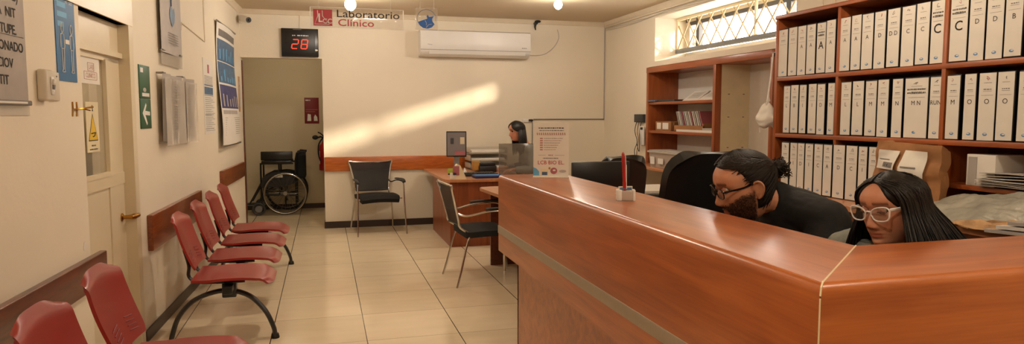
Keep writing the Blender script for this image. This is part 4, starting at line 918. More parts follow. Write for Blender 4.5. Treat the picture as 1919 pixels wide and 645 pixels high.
for z in (1.66, 1.43, 1.12):
    for x in (3.95, 4.12): mb.box((x, 6.134, z), (.02, .003, .006), 'print_black')
mb.build('divider_panel', t)['label'] = 'cream divider with shelf slots'
for z in (1.605, 1.265, .965):
    mb = MB(); mb.b2((CFX, 6.175, z-.03), (4.19, 7.60, z), 'shelf_wood', bev=.002); mb.build('shelf', t)
mb = MB(); mb.tube([(4.15, 5.55, .82), (4.15, 5.55, 1.95)], .012, 'trim_paint'); tag(mb.build('wall_pipe'), 'thin pale pipe inside the right bay of the cupboard', 'pipe')
# under-window worktop attached to cupboard
t = thing('wall_worktop', 'wooden worktop ledge running in front of the niche cupboard', 'worktop', (3.5, 6.7, 0))
mb = MB(); mb.b2((3.48, 5.0, .838), (3.79, 7.75, .873), 'desk_top', bev=.004); mb.build('board', t)
mb = MB(); mb.b2((3.52, 7.68, 0), (3.79, 7.71, .838), 'desk_wood'); mb.build('side_panel', t)
mb = MB(); mb.b2((3.52, 5.03, 0), (3.79, 5.06, .838), 'desk_wood'); mb.build('side_panel', t)
t = thing('black_printer', 'black office printer with paper under the wooden worktop ledge', 'printer', (3.0, 5.9, 0))
mb = MB(); mb.b2((2.75, 5.55, .45), (3.3, 6.2, .74), 'satin_black', bev=.015); mb.build('body', t)
mb = MB(); mb.b2((2.70, 5.6, .742), (3.2, 6.15, .765), 'paper'); mb.build('paper_sheet', t)
mb = MB(); mb.b2((2.78, 5.58, 0), (3.28, 6.17, .45), 'black_plastic', bev=.01); mb.build('cabinet', t)
mb = MB(); mb.b2((2.735, 5.65, .62), (2.75, 6.1, .66), 'grey_plastic', bev=.003); mb.build('paper_slot', t)
# items in cupboard
mb = MB(); Mb = T(3.98, 7.25, 1.605); mb.box((0, 0, .012), (.30, .34, .022), 'dark_grey', Mb @ RZ(.1), bev=.004); mb.box((-.12, .26, .012), (.16, .2, .016), 'slate_blue', Mb, bev=.004); tag(mb.build('document_tray'), 'flat dark tray lying on the top shelf of the niche cupboard', 'tray')
mb = MB(); mb.b2((-.11, -.16, 0), (.11, .16, .012), 'paper', T(3.95, 6.78, 1.645) @ RY(-.6)); mb.b2((-.09, -.14, -.025), (.09, .14, 0), 'dark_grey', T(3.97, 6.79, 1.645) @ RY(-.6))
for k in range(6): mb.scrib(-.12, .12, .07-.02*k, .006, 'print_grey', T(3.95, 6.78, 1.645) @ RY(-.6) @ T(0, 0, .0135) @ RZ(-PI/2), 0)
tag(mb.build('clipboard_form'), 'printed form leaning on a dark folder on the top shelf of the niche cupboard', 'form')
mb = MB(); mb.b2((-.10, -.16, 0), (.10, .16, .02), 'paper', T(3.93, 6.38, 1.64) @ RY(-.5))
for k in range(5): mb.scrib(-.12, .10, .05-.02*k, .005, 'print_grey', T(3.93, 6.38, 1.64) @ RY(-.5) @ T(0, 0, .0215) @ RZ(-PI/2), 0)
tag(mb.build('paper_stack'), 'tilted white paper stack at the right of the top niche shelf', 'papers')
t = thing('file_box', 'brown cardboard box tightly packed with leaning envelopes', 'box', (3.98, 6.72, 1.265))
mb = MB()
for a, b in (((3.84, 6.42, 1.266), (4.12, 6.43, 1.36)), ((3.84, 7.05, 1.266), (4.12, 7.06, 1.36)), ((3.84, 6.42, 1.266), (3.85, 7.06, 1.335)), ((4.11, 6.42, 1.266), (4.12, 7.06, 1.40)), ((3.84, 6.42, 1.265), (4.12, 7.06, 1.275))): mb.b2(a, b, 'kraft')
mb.build('box_body', t)
for i in range(14):
    mb = MB(); mb.b2((-.11, -.006, 0), (.11, .006, .235), 'rosy' if i % 5 == 0 else ('paper_grey' if i % 2 else 'paper'), T(3.98, 6.46+i*.038, 1.277) @ RX(-.45)); o = mb.build('envelope'); tag(o, '%s envelope leaning in the cardboard file box, number %s from the right end' % ('pinkish' if i % 5 == 0 else 'grey' if i % 2 else 'white', ['one','two','three','four','five','six','seven','eight','nine','ten','eleven','twelve','thirteen','fourteen'][i]), 'envelope', 'envelopes in the cardboard box')
t = thing('small_carton', 'small brown carton with a white label at the left of the file box', 'box', (3.9, 7.3, 1.265))
mb = MB(); mb.b2((3.84, 7.12, 1.2655), (4.1, 7.5, 1.375), 'kraft', bev=.003); mb.build('carton', t); mb = MB(); mb.b2((3.8385, 7.18, 1.285), (3.84, 7.32, 1.36), 'paper'); mb.b2((3.8385, 7.36, 1.285), (3.84, 7.46, 1.36), 'paper'); mb.build('paper_label', t)
mb = MB(); mb.b2((3.815, 6.2, 1.2655), (3.837, 6.95, 1.29), 'paper'); mb.b2((3.815, 6.22, 1.29), (4.1, 6.40, 1.312), 'paper_grey'); tag(mb.build('loose_papers'), 'white papers hanging at the front edge of the middle niche shelf', 'papers')
t = thing('plastic_bin', 'clear plastic storage box with a grey lid on the worktop under the shelves', 'storage box', (3.64, 6.66, .873))
mb = MB(); pr_ = [(-.11, 0), (.11, 0), (.13, .165), (-.13, .165)]; mb.prism(pr_, -.34, .34, 'bin_clear', frame((3.64, 6.66, .874), (1, 0, 0), (0, 0, 1), (0, -1, 0))); mb.build('bin_body', t)
mb = MB(); mb.b2((3.495, 6.30, 1.035), (3.785, 7.02, 1.055), 'sheer', bev=.006); mb.b2((3.51, 6.32, 1.055), (3.77, 7.0, 1.065), 'paper_grey', bev=.004); mb.build('lid', t)
mb = MB(); mb.b2((3.505, 6.86, .91), (3.512, 6.96, .99), 'paper', ); mb.b2((3.505, 6.66, .92), (3.512, 6.78, .98), 'paper'); mb.build('paper_label', t)
mb = MB(); mb.b2((3.56, 6.36, .882), (3.7, 6.52, .98), 'slate_blue'); tag(mb.build('blue_pack'), 'blue pack inside the clear plastic storage box', 'pack')
t = thing('tape_dispenser', 'black tape dispenser at the left end of the wooden ledge', 'tape dispenser', (3.56, 7.4, .873))
mb = MB(); mb.prism([(-.11, 0), (.11, 0), (.105, .045), (.06, .055), (-.02, .03), (-.08, .055), (-.11, .04)], -.03, .03, 'black_plastic', frame((3.56, 7.40, .873), (.25, -.97, 0), (0, 0, 1), (-.97, -.25, 0))); mb.build('body', t)
# socket and hanging cables right of corner
t = thing('junction_box', 'dark junction box with loose cables on the right wall beside the cupboard', 'junction box', (3.8, 7.85, 1.3))
mb = MB(); mb.b2((3.79, 7.74, 1.36), (3.829, 7.99, 1.46), 'dark_grey', bev=.005); mb.build('box', t)
mb = MB(); mb.b2((3.785, 7.70, 1.08), (3.80, 7.82, 1.31), 'white_plastic', bev=.004); mb.b2((3.78, 7.73, 1.27), (3.787, 7.79, 1.30), 'black_plastic'); mb.build('switch_plate', t)
for k, (dy, z1) in enumerate(((.0, .87), (.07, .88), (.13, 1.1))):
    mb = MB(); mb.tube(smoothpath([(3.80, 7.93-dy, 1.37), (3.79, 7.96-dy, 1.25), (3.775, 7.86-dy*.5, 1.12+.03*k), (3.76, 7.9-dy, 1.0), (3.76, 7.84, z1)], 5), .005, 'leg_grey' if k != 1 else 'brass', n=6); mb.build('loose_cable', t)
# ================================================================ BINDER SHELVES
SX = 2.95; SD = .31
def sy(u, v, x=SX): return at(u, v, x=x).y
t = thing('binder_bookcase', 'large orange-brown bookcase full of white binders on the right', 'bookcase', (3.1, 2.6, 0))
YL = sy(1451.5, 140); YR = 1.25
yA = (sy(1569, 90)+sy(1573, 60))/2; yB = sy(1772, 60)
for a, b in ((YL-.028, YL), (yA-.011, yA+.011), (yB-.012, yB+.012), (YR, YR+.03)):
    mb = MB(); mb.b2((SX, a, .955), (SX+SD, b, 2.085), 'shelf_upright', bev=.002); mb.build('upright', t)
mb = MB(); mb.b2((SX-.01, YR, 2.085), (SX+SD, YL, 2.11), 'shelf_wood', bev=.003); mb.build('top_board', t)
for z in (1.70, 1.325):
    mb = MB(); mb.b2((SX-.002, YR+.03, z-.026), (SX+SD, YL-.028, z), 'shelf_wood', bev=.002); mb.build('shelf', t)
mb = MB(); mb.b2((SX+.01, YR+.03, 1.09), (SX+SD, yB-.012, 1.112), 'shelf_wood', bev=.002); mb.build('shelf', t)
mb = MB(); mb.b2((SX+SD-.01, YR, .95), (SX+SD, YL, 2.09), 'rail_dark'); mb.build('back_board', t)['label'] = 'dark brown back board'
t = thing('binder_worktop', 'deeper wooden counter ledge under the binder shelves', 'worktop', (3.0, 2.6, 0))
mb = MB(); mb.prism([(3.265, YR), (3.265, 4.06), (2.99, 4.06), (2.86, 3.80), (2.75, 3.40), (2.72, 3.0), (2.72, YR)], .925, .954, 'desk_top'); mb.build('worktop_board', t)
for k in range(4):
    y0 = YR+.04+k*.60; mb = MB(); mb.b2((2.80, y0, .06), (2.82, y0+.585, .915), 'shelf_upright', bev=.003); dd = mb.build('cabinet_door', t)
    mb = MB(); mb.tube([(2.78, y0+.5, .78), (2.78, y0+.5, .88)], .006, 'chrome'); mb.build('handle', dd)
mb = MB(); mb.b2((2.82, YR, 0), (3.26, 3.70, .925), 'shelf_upright'); mb.build('carcass', t)
def binder(y0, y1, z, x, mark, label, group, R0, size=.03, h=.318, tilt=0, lines=0):
    wd = abs(y1-y0)-.0025; yc = (y0+y1)/2
    t = thing('ring_binder', label, 'binder', (x, yc, z+.0005), tilt, group, local=True)
    # local: x into shelf, y along shelf; spine faces -x; image left = +y
    mb = MB(); mb.b2((0, -wd/2, 0), (.012, wd/2, h), 'black_plastic', bev=.003); mb.b2((.008, wd/2-.0035, .002), (.285, wd/2, h-.002), 'black_plastic'); mb.b2((.008, -wd/2, .002), (.285, -wd/2+.0035, h-.002), 'black_plastic')
    mb.b2((.014, -wd/2+.006, .006), (.27, wd/2-.006, h-.02), 'paper'); mb.build('cover', t)
    lw_ = wd*R0.uniform(.90, .97); top = h-R0.uniform(.002, .008); bot = R0.uniform(.002, .008); dx = R0.uniform(-.002, .002)
    mb = MB(); mb.b2((-.0015, -lw_/2+dx, bot), (.0008, lw_/2+dx, top), 'paper')
    Z = frame((-.0021, dx, 0), (0, -1, 0), (0, 0, 1), (-1, 0, 0)); hw = lw_/2
    # pen squiggle, ruled lines, print, index mark, blue round logo
    pts = [(R0.uniform(-.3, .3)*hw, h-.028+R0.uniform(-.011, .011), 0) for _ in range(5)]
    mb.tube(smoothpath(pts, 3), .0009, R0.choice(['print_red', 'print_pink', 'print_black', 'print_grey']), n=4, M=Z)
    mb.rect(-.45*hw, h-.049, .5*hw, h-.0475, 'print_grey', Z)
    mb.scrib(-.45*hw, .5*hw, h-.078, .005, 'print_grey', Z, 0, R0)
    if lines: mb.scrib(-.8*hw, .8*hw, h-.064, .009, 'print_black', Z, 0, R0, False); mb.scrib(-.8*hw, .8*hw, h-.082, .009, 'print_black', Z, 0, R0, False)
    mb.rect(-.5*hw, h-.087, .55*hw, h-.0855, 'print_grey', Z); mb.rect(-.7*hw, h-.106, .75*hw, h-.1048, 'print_grey', Z)
    if mark: mb.text(mark, min(size*1.25, lw_*1.35/max(1, len(mark))), 'print_black', Z @ T(0, h-.135-(.01 if size > .04 else 0), .0002), .010 if size > .04 else 0.0)
    mb.ell(R0.uniform(-.1, .1)*hw, .032, min(.0115, hw*.5), .007, 'logo_blue', Z, .0002); mb.ell(0, .034, min(.007, hw*.3), .003, 'paper', Z, .0004)
    mb.build('spine_label', t, smooth=False)['label'] = 'white paper spine label'
    return t
RB = random.Random(11)
row1 = [(1458.6, 1475.7, ''), (1476.6, 1492.7, ''), (1493.7, 1509.8, 'A'), (1510.7, 1527.8, 'A'), (1528.7, 1546.4, 'A*'), (1547.4, 1565.6, 'A'),
        (1572.7, 1592.1, 'A'), (1592.9, 1612.5, 'A'), (1613.3, 1634.9, 'A'), (1635.9, 1658, 'D'), (1661, 1686, 'D D'), (1687.3, 1713.6, 'C'), (1714.3, 1741.2, 'C'), (1742.2, 1768, 'C*'),
        (1776.4, 1810.5, 'C*'), (1811.6, 1843, 'D'), (1844, 1876.5, 'D'), (1878, 1913.8, 'B'), (1918.5, 1956, 'D'), (1958, 1996, ''), (1998, 2038, '')]
row2 = [(1467, 1479.5, 'L'), (1480.4, 1495.4, 'B'), (1497, 1509.8, 'I'), (1514, 1529.2, 'I'), (1529.8, 1545, 'D'), (1549, 1562.5, 'M'),
        (1574.5, 1594.5, 'L'), (1596.2, 1617.8, 'L'), (1619, 1641.3, 'M'), (1643.4, 1664.5, 'M'), (1669.5, 1690, 'N'), (1692.7, 1738.7, 'M N'), (1741.3, 1765.5, 'RUN'),
        (1773, 1799, 'M'), (1804.5, 1828, 'O'), (1831, 1864.5, 'O'), (1867, 1901, 'O'), (1905, 1938, 'P'), (1941, 1975, ''), (1978, 2012, '')]
row3 = [(1463.7, 1477.4, ''), (1478.6, 1492, 'I'), (1492.9, 1506, 'D'), (1507.6, 1522.4, 'I'), (1523.8, 1540, 'C'), (1541.5, 1558.4, 'A'), (1559.6, 1582, 'D'), (1582.8, 1605, 'C'), (1607.4, 1624, 'I'), (1626, 1645, '')]
ordn = ['leftmost', 'second', 'third', 'fourth', 'fifth', 'sixth', 'seventh', 'eighth', 'ninth', 'tenth']
def put_row(row, z, v, x, rowname, bays):
    done = {}
    for i, (u0, u1, mk) in enumerate(row):
        big = mk.endswith('*'); mk = mk.rstrip('*')
        bay = [b for b in bays if b[0] <= u0 < b[1]][0]; done[bay[2]] = k = done.get(bay[2], -1)+1
        y0 = sy(u0, v, x); y1 = sy(u1, v, x)
        txt = (' marked %s%s' % ('large ' if big else '', mk)) if mk else ''
        lab = 'white-spined ring binder%s, %s in the %s, %s row' % (txt, ordn[k]+(' from left' if k else ''), bay[2], rowname)
        binder(y0, y1, z, x+RB.uniform(.0, .006), mk, lab, 'white-spined ring binders on the %s row' % rowname, RB, .052 if big else .026, lines=1 if (u1-u0 > 40 or big) else 0)
bays = [(0, 1568, 'left bay'), (1568, 1770, 'middle bay'), (1770, 3000, 'right bay')]
put_row(row1, 1.70, 90, SX+.004, 'top', bays)
put_row(row2, 1.325, 200, SX+.004, 'middle', bays)
put_row(row3, .955, 315, SX-.035, 'bottom', [(0, 3000, 'ledge')])
# paper bag
t = thing('paper_bag', 'crumpled brown paper bag with two white labels standing on the ledge', 'bag', (2.86, 2.85, .955))
ya, yb = sy(1636, 330, 2.86), sy(1762, 330, 2.86)
def bagf(a, b):
    y = ya+(yb-ya)*a-.02*(b-.5)*(1-2*a); n_ = noise.noise(Vector((a*3, b*4, 1)))*.018+noise.noise(Vector((a*9, b*9, 4)))*.006
    return (2.845+.03*b-.035*math.sin(a*PI)*math.sin(b*PI*.8+.2)+n_, y, .956+.355*b-.012*a*b)
mb = MB(); mb.surf(bagf, 26, 26, .06, 'kraft'); bg_ = mb.build('bag_body', t, sharp=60)
for (a0, a1, b0, b1, rot) in ((.13, .47, .60, .88, -.0), (.54, .86, .40, .90, .0)):
    mb = MB(); mb.surf(lambda a, b: tuple(Vector(bagf(a0+(a1-a0)*a-.03*(1-b), b0+(b1-b0)*b))+Vector((-.016, 0, 0))), 8, 8, .0012, 'paper', )
    lb = mb.build('white_label', t)
    mb = MB()
    for (p0, p1, q0, q1, m) in (((.4, .92, .12, .38, 'print_grey') if a0 < .3 else (.1, .9, .06, .3, 'paper_grey')), (.1, .7, .5, .54, 'print_grey'), (.5, .7, .17, .3, 'print_black')):
        mb.surf(lambda a, b: tuple(Vector(bagf(a0+(a1-a0)*(p0+(p1-p0)*a)-.03*(1-(q0+(q1-q0)*b)), b0+(b1-b0)*(q0+(q1-q0)*b)))+Vector((-.0185, 0, 0))), 4, 3, .0008, m)
    mb.build('label_print', lb)
# papers on low shelf of right bay
yc0, yc1 = sy(1806, 320), sy(1860, 320)
t = thing('document_box', 'white magazine file box on the low right shelf', 'file box', (3.0, (yc0+yc1)/2, 1.112))
mb = MB(); mb.b2((2.965, yc1, 1.113), (3.2, yc0, 1.262), 'paper', bev=.003); mb.build('box_body', t); mb = MB(); mb.b2((2.962, yc0-.055, 1.12), (2.965, yc0-.012, 1.25), 'paper_grey'); mb.build('side_flap', t)
RP = random.Random(5)
for i in range(7):
    y0 = sy(1838, 330); y1 = y0-.36; dx = RP.uniform(-.015, .01); dyy = RP.uniform(-.02, .02)
    mb = MB(); mb.surf(lambda a, b: (2.93+dx+.24*b, y0+dyy+(y1-y0)*a, 1.122+.010*i+.004*math.sin(a*4+i)), 8, 3, .003, 'paper' if i % 3 else 'paper_grey', M=I4)
    tag(mb.build('paper_sheet'), 'sheet in the loose paper pile right of the white file box, %s' % ['bottom one', 'second from bottom', 'third from bottom', 'fourth from bottom', 'third from top', 'second from top', 'topmost'][i], 'paper', 'loose paper pile on the low right shelf')
# heap of silver plastic mailing bags
t = thing('plastic_mailer', 'bulging grey-white plastic mailing bag lying on the ledge at the right', 'bag', (2.85, 2.3, .955))
def heap(a, b):
    y = 2.66-1.05*a; n_ = noise.noise(Vector((a*5, b*4, 9)))*.03+noise.noise(Vector((a*15, b*13, 2)))*.016+abs(noise.noise(Vector((a*26, b*12, 5))))*.012
    return (2.70+.24*b+n_*.3, y-.05*(1-b), .965+.132*math.sin(min(1, b*1.1)*PI*.55)*(.55+.45*math.sin(min(1, a*2.2)*PI*.5))+n_*.6+.03*a)
mb = MB(); mb.surf(heap, 90, 44, .01, 'silver_bag'); mb.build('bag_body', t, sharp=70)
mb = MB(); mb.surf(lambda a, b: (2.68+.03*b+.01*noise.noise(Vector((a*8, b*3, 7))), 2.40-.7*a, .962+.075*b*(.3+a)+.02*noise.noise(Vector((a*9, b*4, 3)))), 24, 8, .006, 'tan_paper'); mb.build('crinkled_edge', t)['label'] = 'torn brown crinkled lining'
for k in range(3):
    mb = MB(); z = .958+.022*k; y0 = 2.22-.05*k
    pts = [(2.66, y0, z), (2.655, y0-.25, z+.004), (2.66, y0-.5, z)]
    mb.surf(lambda a, b: (2.66+.2*b, y0-.5*a, z+.01*math.sin(a*PI)), 10, 3, -.014, 'paper_grey' if k != 1 else 'white_plastic'); tag(mb.build('folded_bag'), 'flat folded %s bag under the plastic mailer on the ledge' % ['grey', 'white', 'pale grey'][k], 'bag', 'flat bags at the right end of the ledge')
# hanging white plastic bag left of bookcase
t = thing('hanging_bag', 'white plastic bag hanging by a long cord at the left end of the bookcase', 'bag', (2.93, 4.13, 1.36))
p0 = at(1449, 100, y=YL+.06); p1 = at(1438, 190, y=YL+.06); p2 = at(1434, 215, y=YL+.06)
mb = MB(); mb.tube([p0, p0.lerp(p1, .5)+Vector((.004, 0, 0)), p1], .006, 'white_plastic', n=6); mb.tube([p1, p1+Vector((-.03, 0, -.05)), p2+Vector((-.045, 0, -.06)), p2+Vector((-.04, 0, -.12))], .004, 'white_plastic', n=6)
mb.tube([p1+Vector((-.006, 0, .0)), p1+Vector((.012, 0, .03)), p1+Vector((.02, 0, 0))], .004, 'white_plastic', n=6); mb.build('cord', t)
mb = MB(); mb.tube([p0+Vector((.02, -.05, .01)), p0+Vector((.005, 0, .005)), p0+Vector((-.01, .01, .02))], .004, 'steel', n=6); mb.build('hook', t)
mb = MB(); vs = []
def hb(a, b):
    th_ = 2*PI*a; r = .02+.062*math.sin(min(1, b*1.15)*PI*.62)**.8*(1 if b < .9 else (1-(b-.9)*6)); n_ = 1+.25*noise.noise(Vector((math.cos(th_)*1.5, math.sin(th_)*1.5, b*4)))
    return (p1.x+.005+r*n_*math.cos(th_), YL+.06+.6*r*n_*math.sin(th_), p1.z-.02-.155*b+.01*math.sin(th_*3))
mb.surf(hb, 28, 16, .002, 'paper'); mb.build('bag_body', t, sharp=70)
# ================================================================ PEOPLE
def interp(tab, z):
    if z <= tab[0][0]: return tab[0][1]
    for (z0, v0), (z1, v1) in zip(tab, tab[1:]):
        if z <= z1:
            t_ = (z-z0)/(z1-z0); return v0+(v1-v0)*t_
    return tab[-1][1]
def csm(tab, z):   # smooth (monotone-ish) interpolation
    return (interp(tab, z-.004)+2*interp(tab, z)+interp(tab, z+.004))/4
TF = [(-.118, .030), (-.112, .055), (-.104, .071), (-.094, .080), (-.082, .079), (-.07, .082), (-.055, .085), (-.04, .084), (-.02, .084), (0, .084), (.012, .083), (.026, .091), (.045, .093), (.06, .089), (.08, .075), (.098, .053), (.110, .030), (.118, 0)]
TB = [(-.118, .030), (-.1, .05), (-.08, .060), (-.05, .074), (-.03, .086), (0, .099), (.025, .104), (.05, .100), (.08, .080), (.098, .056), (.110, .031), (.118, 0)]
TW = [(-.118, .018), (-.112, .030), (-.1, .042), (-.085, .051), (-.065, .060), (-.045, .067), (-.02, .073), (0, .076), (.02, .078), (.05, .076), (.075, .064), (.095, .046), (.108, .028), (.118, 0)]
def G(v, s): return math.exp(-(v/s)**2/2)
def head_pt(phi, z, wide=1.0, feat=1.0, fem=0.0):
    c, s_ = math.cos(phi), math.sin(phi)
    w_ = csm(TW, z)*wide
    if c >= 0: x = csm(TF, z)*c**.82
    else: x = -csm(TB, z)*(-c)**.95
    y = w_*(abs(s_)**.92)*(1 if s_ > 0 else -1)
    if c > 0 and feat:
        d = 0
        if -.055 < z < .03:     # nose
            zz = (z+.052)/.075   # 0 base..1 top
            hgt = interp([(-.052, 0), (-.046, .012), (-.038, .024), (-.030, .0265), (-.018, .020), (-.004, .013), (.010, .007), (.022, .002), (.03, 0)], z)
            sg = interp([(-.052, .015), (-.036, .0125), (-.02, .009), (0, .0075), (.03, .008)], z)
            d += hgt*G(y, sg)
            d += .006*G(abs(y)-.013, .005)*G(z+.041, .006)
        d -= .0125*G(abs(y)-.031, .013)*G(z-.010, .010)     # sockets
        d -= .004*G(y, .006)*G(z-.014, .006)
        d += (.0045-.003*fem)*G(abs(y)-.024, .016)*G(z-.030, .0065)    # brow
        d += .005*G(abs(y)-.046, .014)*G(z+.022, .014)      # cheek
        d += .0055*G(y, .017)*G(z+.0615, .0038)+.0065*G(y, .014)*G(z+.0725, .0042)-.0035*G(y, .021)*G(z+.067, .0020)
        d -= .0025*G(y, .015)*G(z+.083, .005)
        d += .006*G(y, .016)*G(z+.098, .010)
        d -= .0012*G(y, .003)*G(z+.053, .004)
        x += d*max(0, c)**.3
    return Vector((x, y, z))
def head_grid(mb, m, M, wide=1.0, fem=0.0):
    nphi = 168; zs = []
    z = -.1178
    while z < .1175: zs.append(z); z += .0018
    vs = []
    for z in zs:
        for j in range(nphi):
            a = 2*PI*j/nphi; a = a-.38*math.sin(a)     # denser at the face
            vs.append(head_pt(a, z, wide, 1, fem))
    fs = [[i*nphi+j, i*nphi+(j+1) % nphi, (i+1)*nphi+(j+1) % nphi, (i+1)*nphi+j] for i in range(len(zs)-1) for j in range(nphi)]
    fs.append(list(range(nphi))[::-1]); fs.append([(len(zs)-1)*nphi+j for j in range(nphi)])
    mb.add(vs, fs, m, M)
def ears(mb, m, M, wide=1.0):
    for s_ in (-1, 1):
        E = M @ T(-.012, s_*.074*wide, -.006) @ RZ(s_*-.35) @ RX(s_*-.12)
        pts = []
        for i in range(15):
            a = -1.9+4.6*i/14; pts.append((-.004-.017*math.sin(a)*.9 if False else -.006+.0165*math.cos(a), s_*.010, .004+.028*math.sin(a)))
        mb.tube(smoothpath([(.010, s_*.004, -.012), (.012, s_*.007, .012), (.004, s_*.012, .030), (-.012, s_*.016, .031), (-.021, s_*.017, .015), (-.017, s_*.014, -.006), (-.006, s_*.009, -.024), (.004, s_*.005, -.028), (.009, s_*.003, -.018)], 3), [.0042]*25, m, n=7, M=E)
        mb.sph((-.004, s_*.006, .002), (.018, .007, .029), m, E); mb.sph((.002, s_*.005, -.025), (.007, .004, .008), m, E); mb.sph((.009, s_*.005, -.004), (.004, .005, .006), m, E)
def ring_loft(mb, rings, m, n=28):
    """rings: (center, axisA, axisB, ra, rb)"""
    vs = []
    for c, a, b, ra, rb in rings:
        a = Vector(a).normalized(); b = Vector(b).normalized(); c = Vector(c)
        for j in range(n):
            t_ = 2*PI*j/n; ca, sa = math.cos(t_), math.sin(t_)
            vs.append(c+a*ra*math.copysign(abs(ca)**.85, ca)+b*rb*math.copysign(abs(sa)**.85, sa))
    N = len(rings); fs = [[i*n+j, i*n+(j+1) % n, (i+1)*n+(j+1) % n, (i+1)*n+j] for i in range(N-1) for j in range(n)]
    fs.append(list(range(n))[::-1]); fs.append([(N-1)*n+j for j in range(n)])
    mb.add(vs, fs, m)
def hand(mb, wrist, fwd, up, side, m, k=1.0, curl=.5):
    """side=+1: thumb on the +lateral side (fwd x up)"""
    f = Vector(fwd).normalized(); u = (Vector(up)-f*Vector(up).dot(f)).normalized(); l = f.cross(u)*side; w_ = Vector(wrist)
    ring_loft(mb, [(w_-f*.02*k, l, u, .026*k, .02*k), (w_+f*.02*k, l, u, .034*k, .018*k), (w_+f*.055*k, l, u, .042*k, .015*k), (w_+f*.088*k, l, u, .041*k, .0125*k)], m, 16)
    for i, (off, ln, r) in enumerate(((.031, .072, .0088), (.0105, .080, .009), (-.0105, .074, .0086), (-.031, .058, .0078))):
        p = w_+f*(.080*k)+l*off*k; d = (f+l*off*2.2).normalized(); pts = [p-d*.01*k]; ang = .1
        segs = (ln*.45, ln*.32, ln*.26); pts.append(p)
        for q, s_ in enumerate(segs):
            ang += curl*(.45+.25*q); dd = d*math.cos(ang)-u*math.sin(ang); p = p+dd*s_*k; pts.append(p.copy())
        mb.tube(smoothpath(pts, 3), [r*k*(1-.22*j/12) for j in range(13)], m, n=8); mb.sph(pts[-1], r*.8*k, m, seg=8, rings=6)
    p = w_+f*.02*k+l*.028*k; d = (f*.62+l*.75-u*.15).normalized(); pts = [p-d*.012*k, p]
    for s_, a in ((.042, .0), (.032, .35), (.026, .3)):
        d = (d*math.cos(a)+f*math.sin(a)).normalized(); p = p+d*s_*k; pts.append(p.copy())
    mb.tube(smoothpath(pts, 3), [r_*k for r_ in [.014]*6+[.0115]*4+[.010]*3], m, n=8); mb.sph(pts[-1], .0092*k, m, seg=8, rings=6)
def remesh(mb, name, voxel, parent, mats, smooth_it=2, paint=None, inv=None, wrinkle=0):
    me = bpy.data.meshes.new(name); me.from_pydata([tuple(v) for v in mb.v], [], mb.f); me.update()
    bm = bmesh.new(); bm.from_mesh(me); bmesh.ops.recalc_face_normals(bm, faces=bm.faces[:]) ; bm.to_mesh(me); bm.free()
    o = bpy.data.objects.new(name, me); COL.objects.link(o)
    md = o.modifiers.new('r', 'REMESH'); md.mode = 'VOXEL'; md.voxel_size = voxel; md.use_smooth_shade = True
    if smooth_it: sm = o.modifiers.new('s', 'SMOOTH'); sm.factor = .5; sm.iterations = smooth_it
    dg = bpy.context.evaluated_depsgraph_get(); dg.update(); m2 = bpy.data.meshes.new_from_object(o.evaluated_get(dg))
    bpy.data.objects.remove(o); bpy.data.meshes.remove(me); m2.name = name
    if wrinkle:
        m2.update(); ns = [v.normal.copy() for v in m2.vertices]
        for v, n_ in zip(m2.vertices, ns):
            p = v.co; v.co = p+n_*(wrinkle*noise.noise(Vector((p.x*9+p.z*7, p.y*7, p.z*13-p.x*9)))+wrinkle*.4*noise.noise(p*31))
    m2.materials.clear()
    for mm in mats: m2.materials.append(MATS[mm])
    if paint:
        ca = m2.color_attributes.new('pigment', 'FLOAT_COLOR', 'POINT')
        buf = []
        for v in m2.vertices: buf += list(paint(v.co))+[1.0]
        ca.data.foreach_set('color', buf)
    I_ = parent_inv(parent)
    m2.transform(I_); m2.polygons.foreach_set('use_smooth', [True]*len(m2.polygons)); m2.update()
    o = bpy.data.objects.new(name, m2); COL.objects.link(o); o.parent = parent
    return o
def head_paint(Mh, beard, lips, brow, nails=None):
    Mi = Mh.inverted()
    def f(p):
        q = Mi @ p; c = [1, 1, 1]
        if q.x > -.13 and abs(q.y) < .1 and -.16 < q.z < .13:
            def mul(k, t_):
                for i in range(3): c[i] *= 1+(t_[i]-1)*k
            # lips
            kl = (1 if abs(q.y) < .024 and -.079 < q.z < -.0565 and q.x > .06 else 0)*min(1, max(0, (.0245-abs(q.y))/.004))*min(1, max(0, 1-((q.z+.068)/.0105)**2*.8))
            mul(kl, lips)
            mul(.5*G(abs(q.y)-.045, .018)*G(q.z+.03, .018)*(q.x > .03)+.45*G(q.y, .012)*G(q.z+.035, .012)*(q.x > .07), (1.02, .80, .78))   # blush, nose
            kb = G(q.z-(.0335-.12*max(0, abs(q.y)-.035)), .0034)*(1 if .010 < abs(q.y) < .052 and q.x > .04 else 0)
            mul(.85*min(1, kb*1.3), brow)
            if beard:
                edge = -.040+.75*max(0, abs(q.y)-.035)+.02*noise.noise(q*60)*.4
                k = min(1, max(0, (edge-q.z)/.008)) if q.x > -.005-.0*q.z else 0
                mst = 1 if (-.058 < q.z < -.046 and abs(q.y) < .03 and q.x > .06) else 0
                k = max(k, mst)*(1-kl)
                k *= .85+.5*noise.noise(q*220)
                if q.x < .0: k = 0
                mul(min(1, max(0, k)), beard)
        return c
    return f
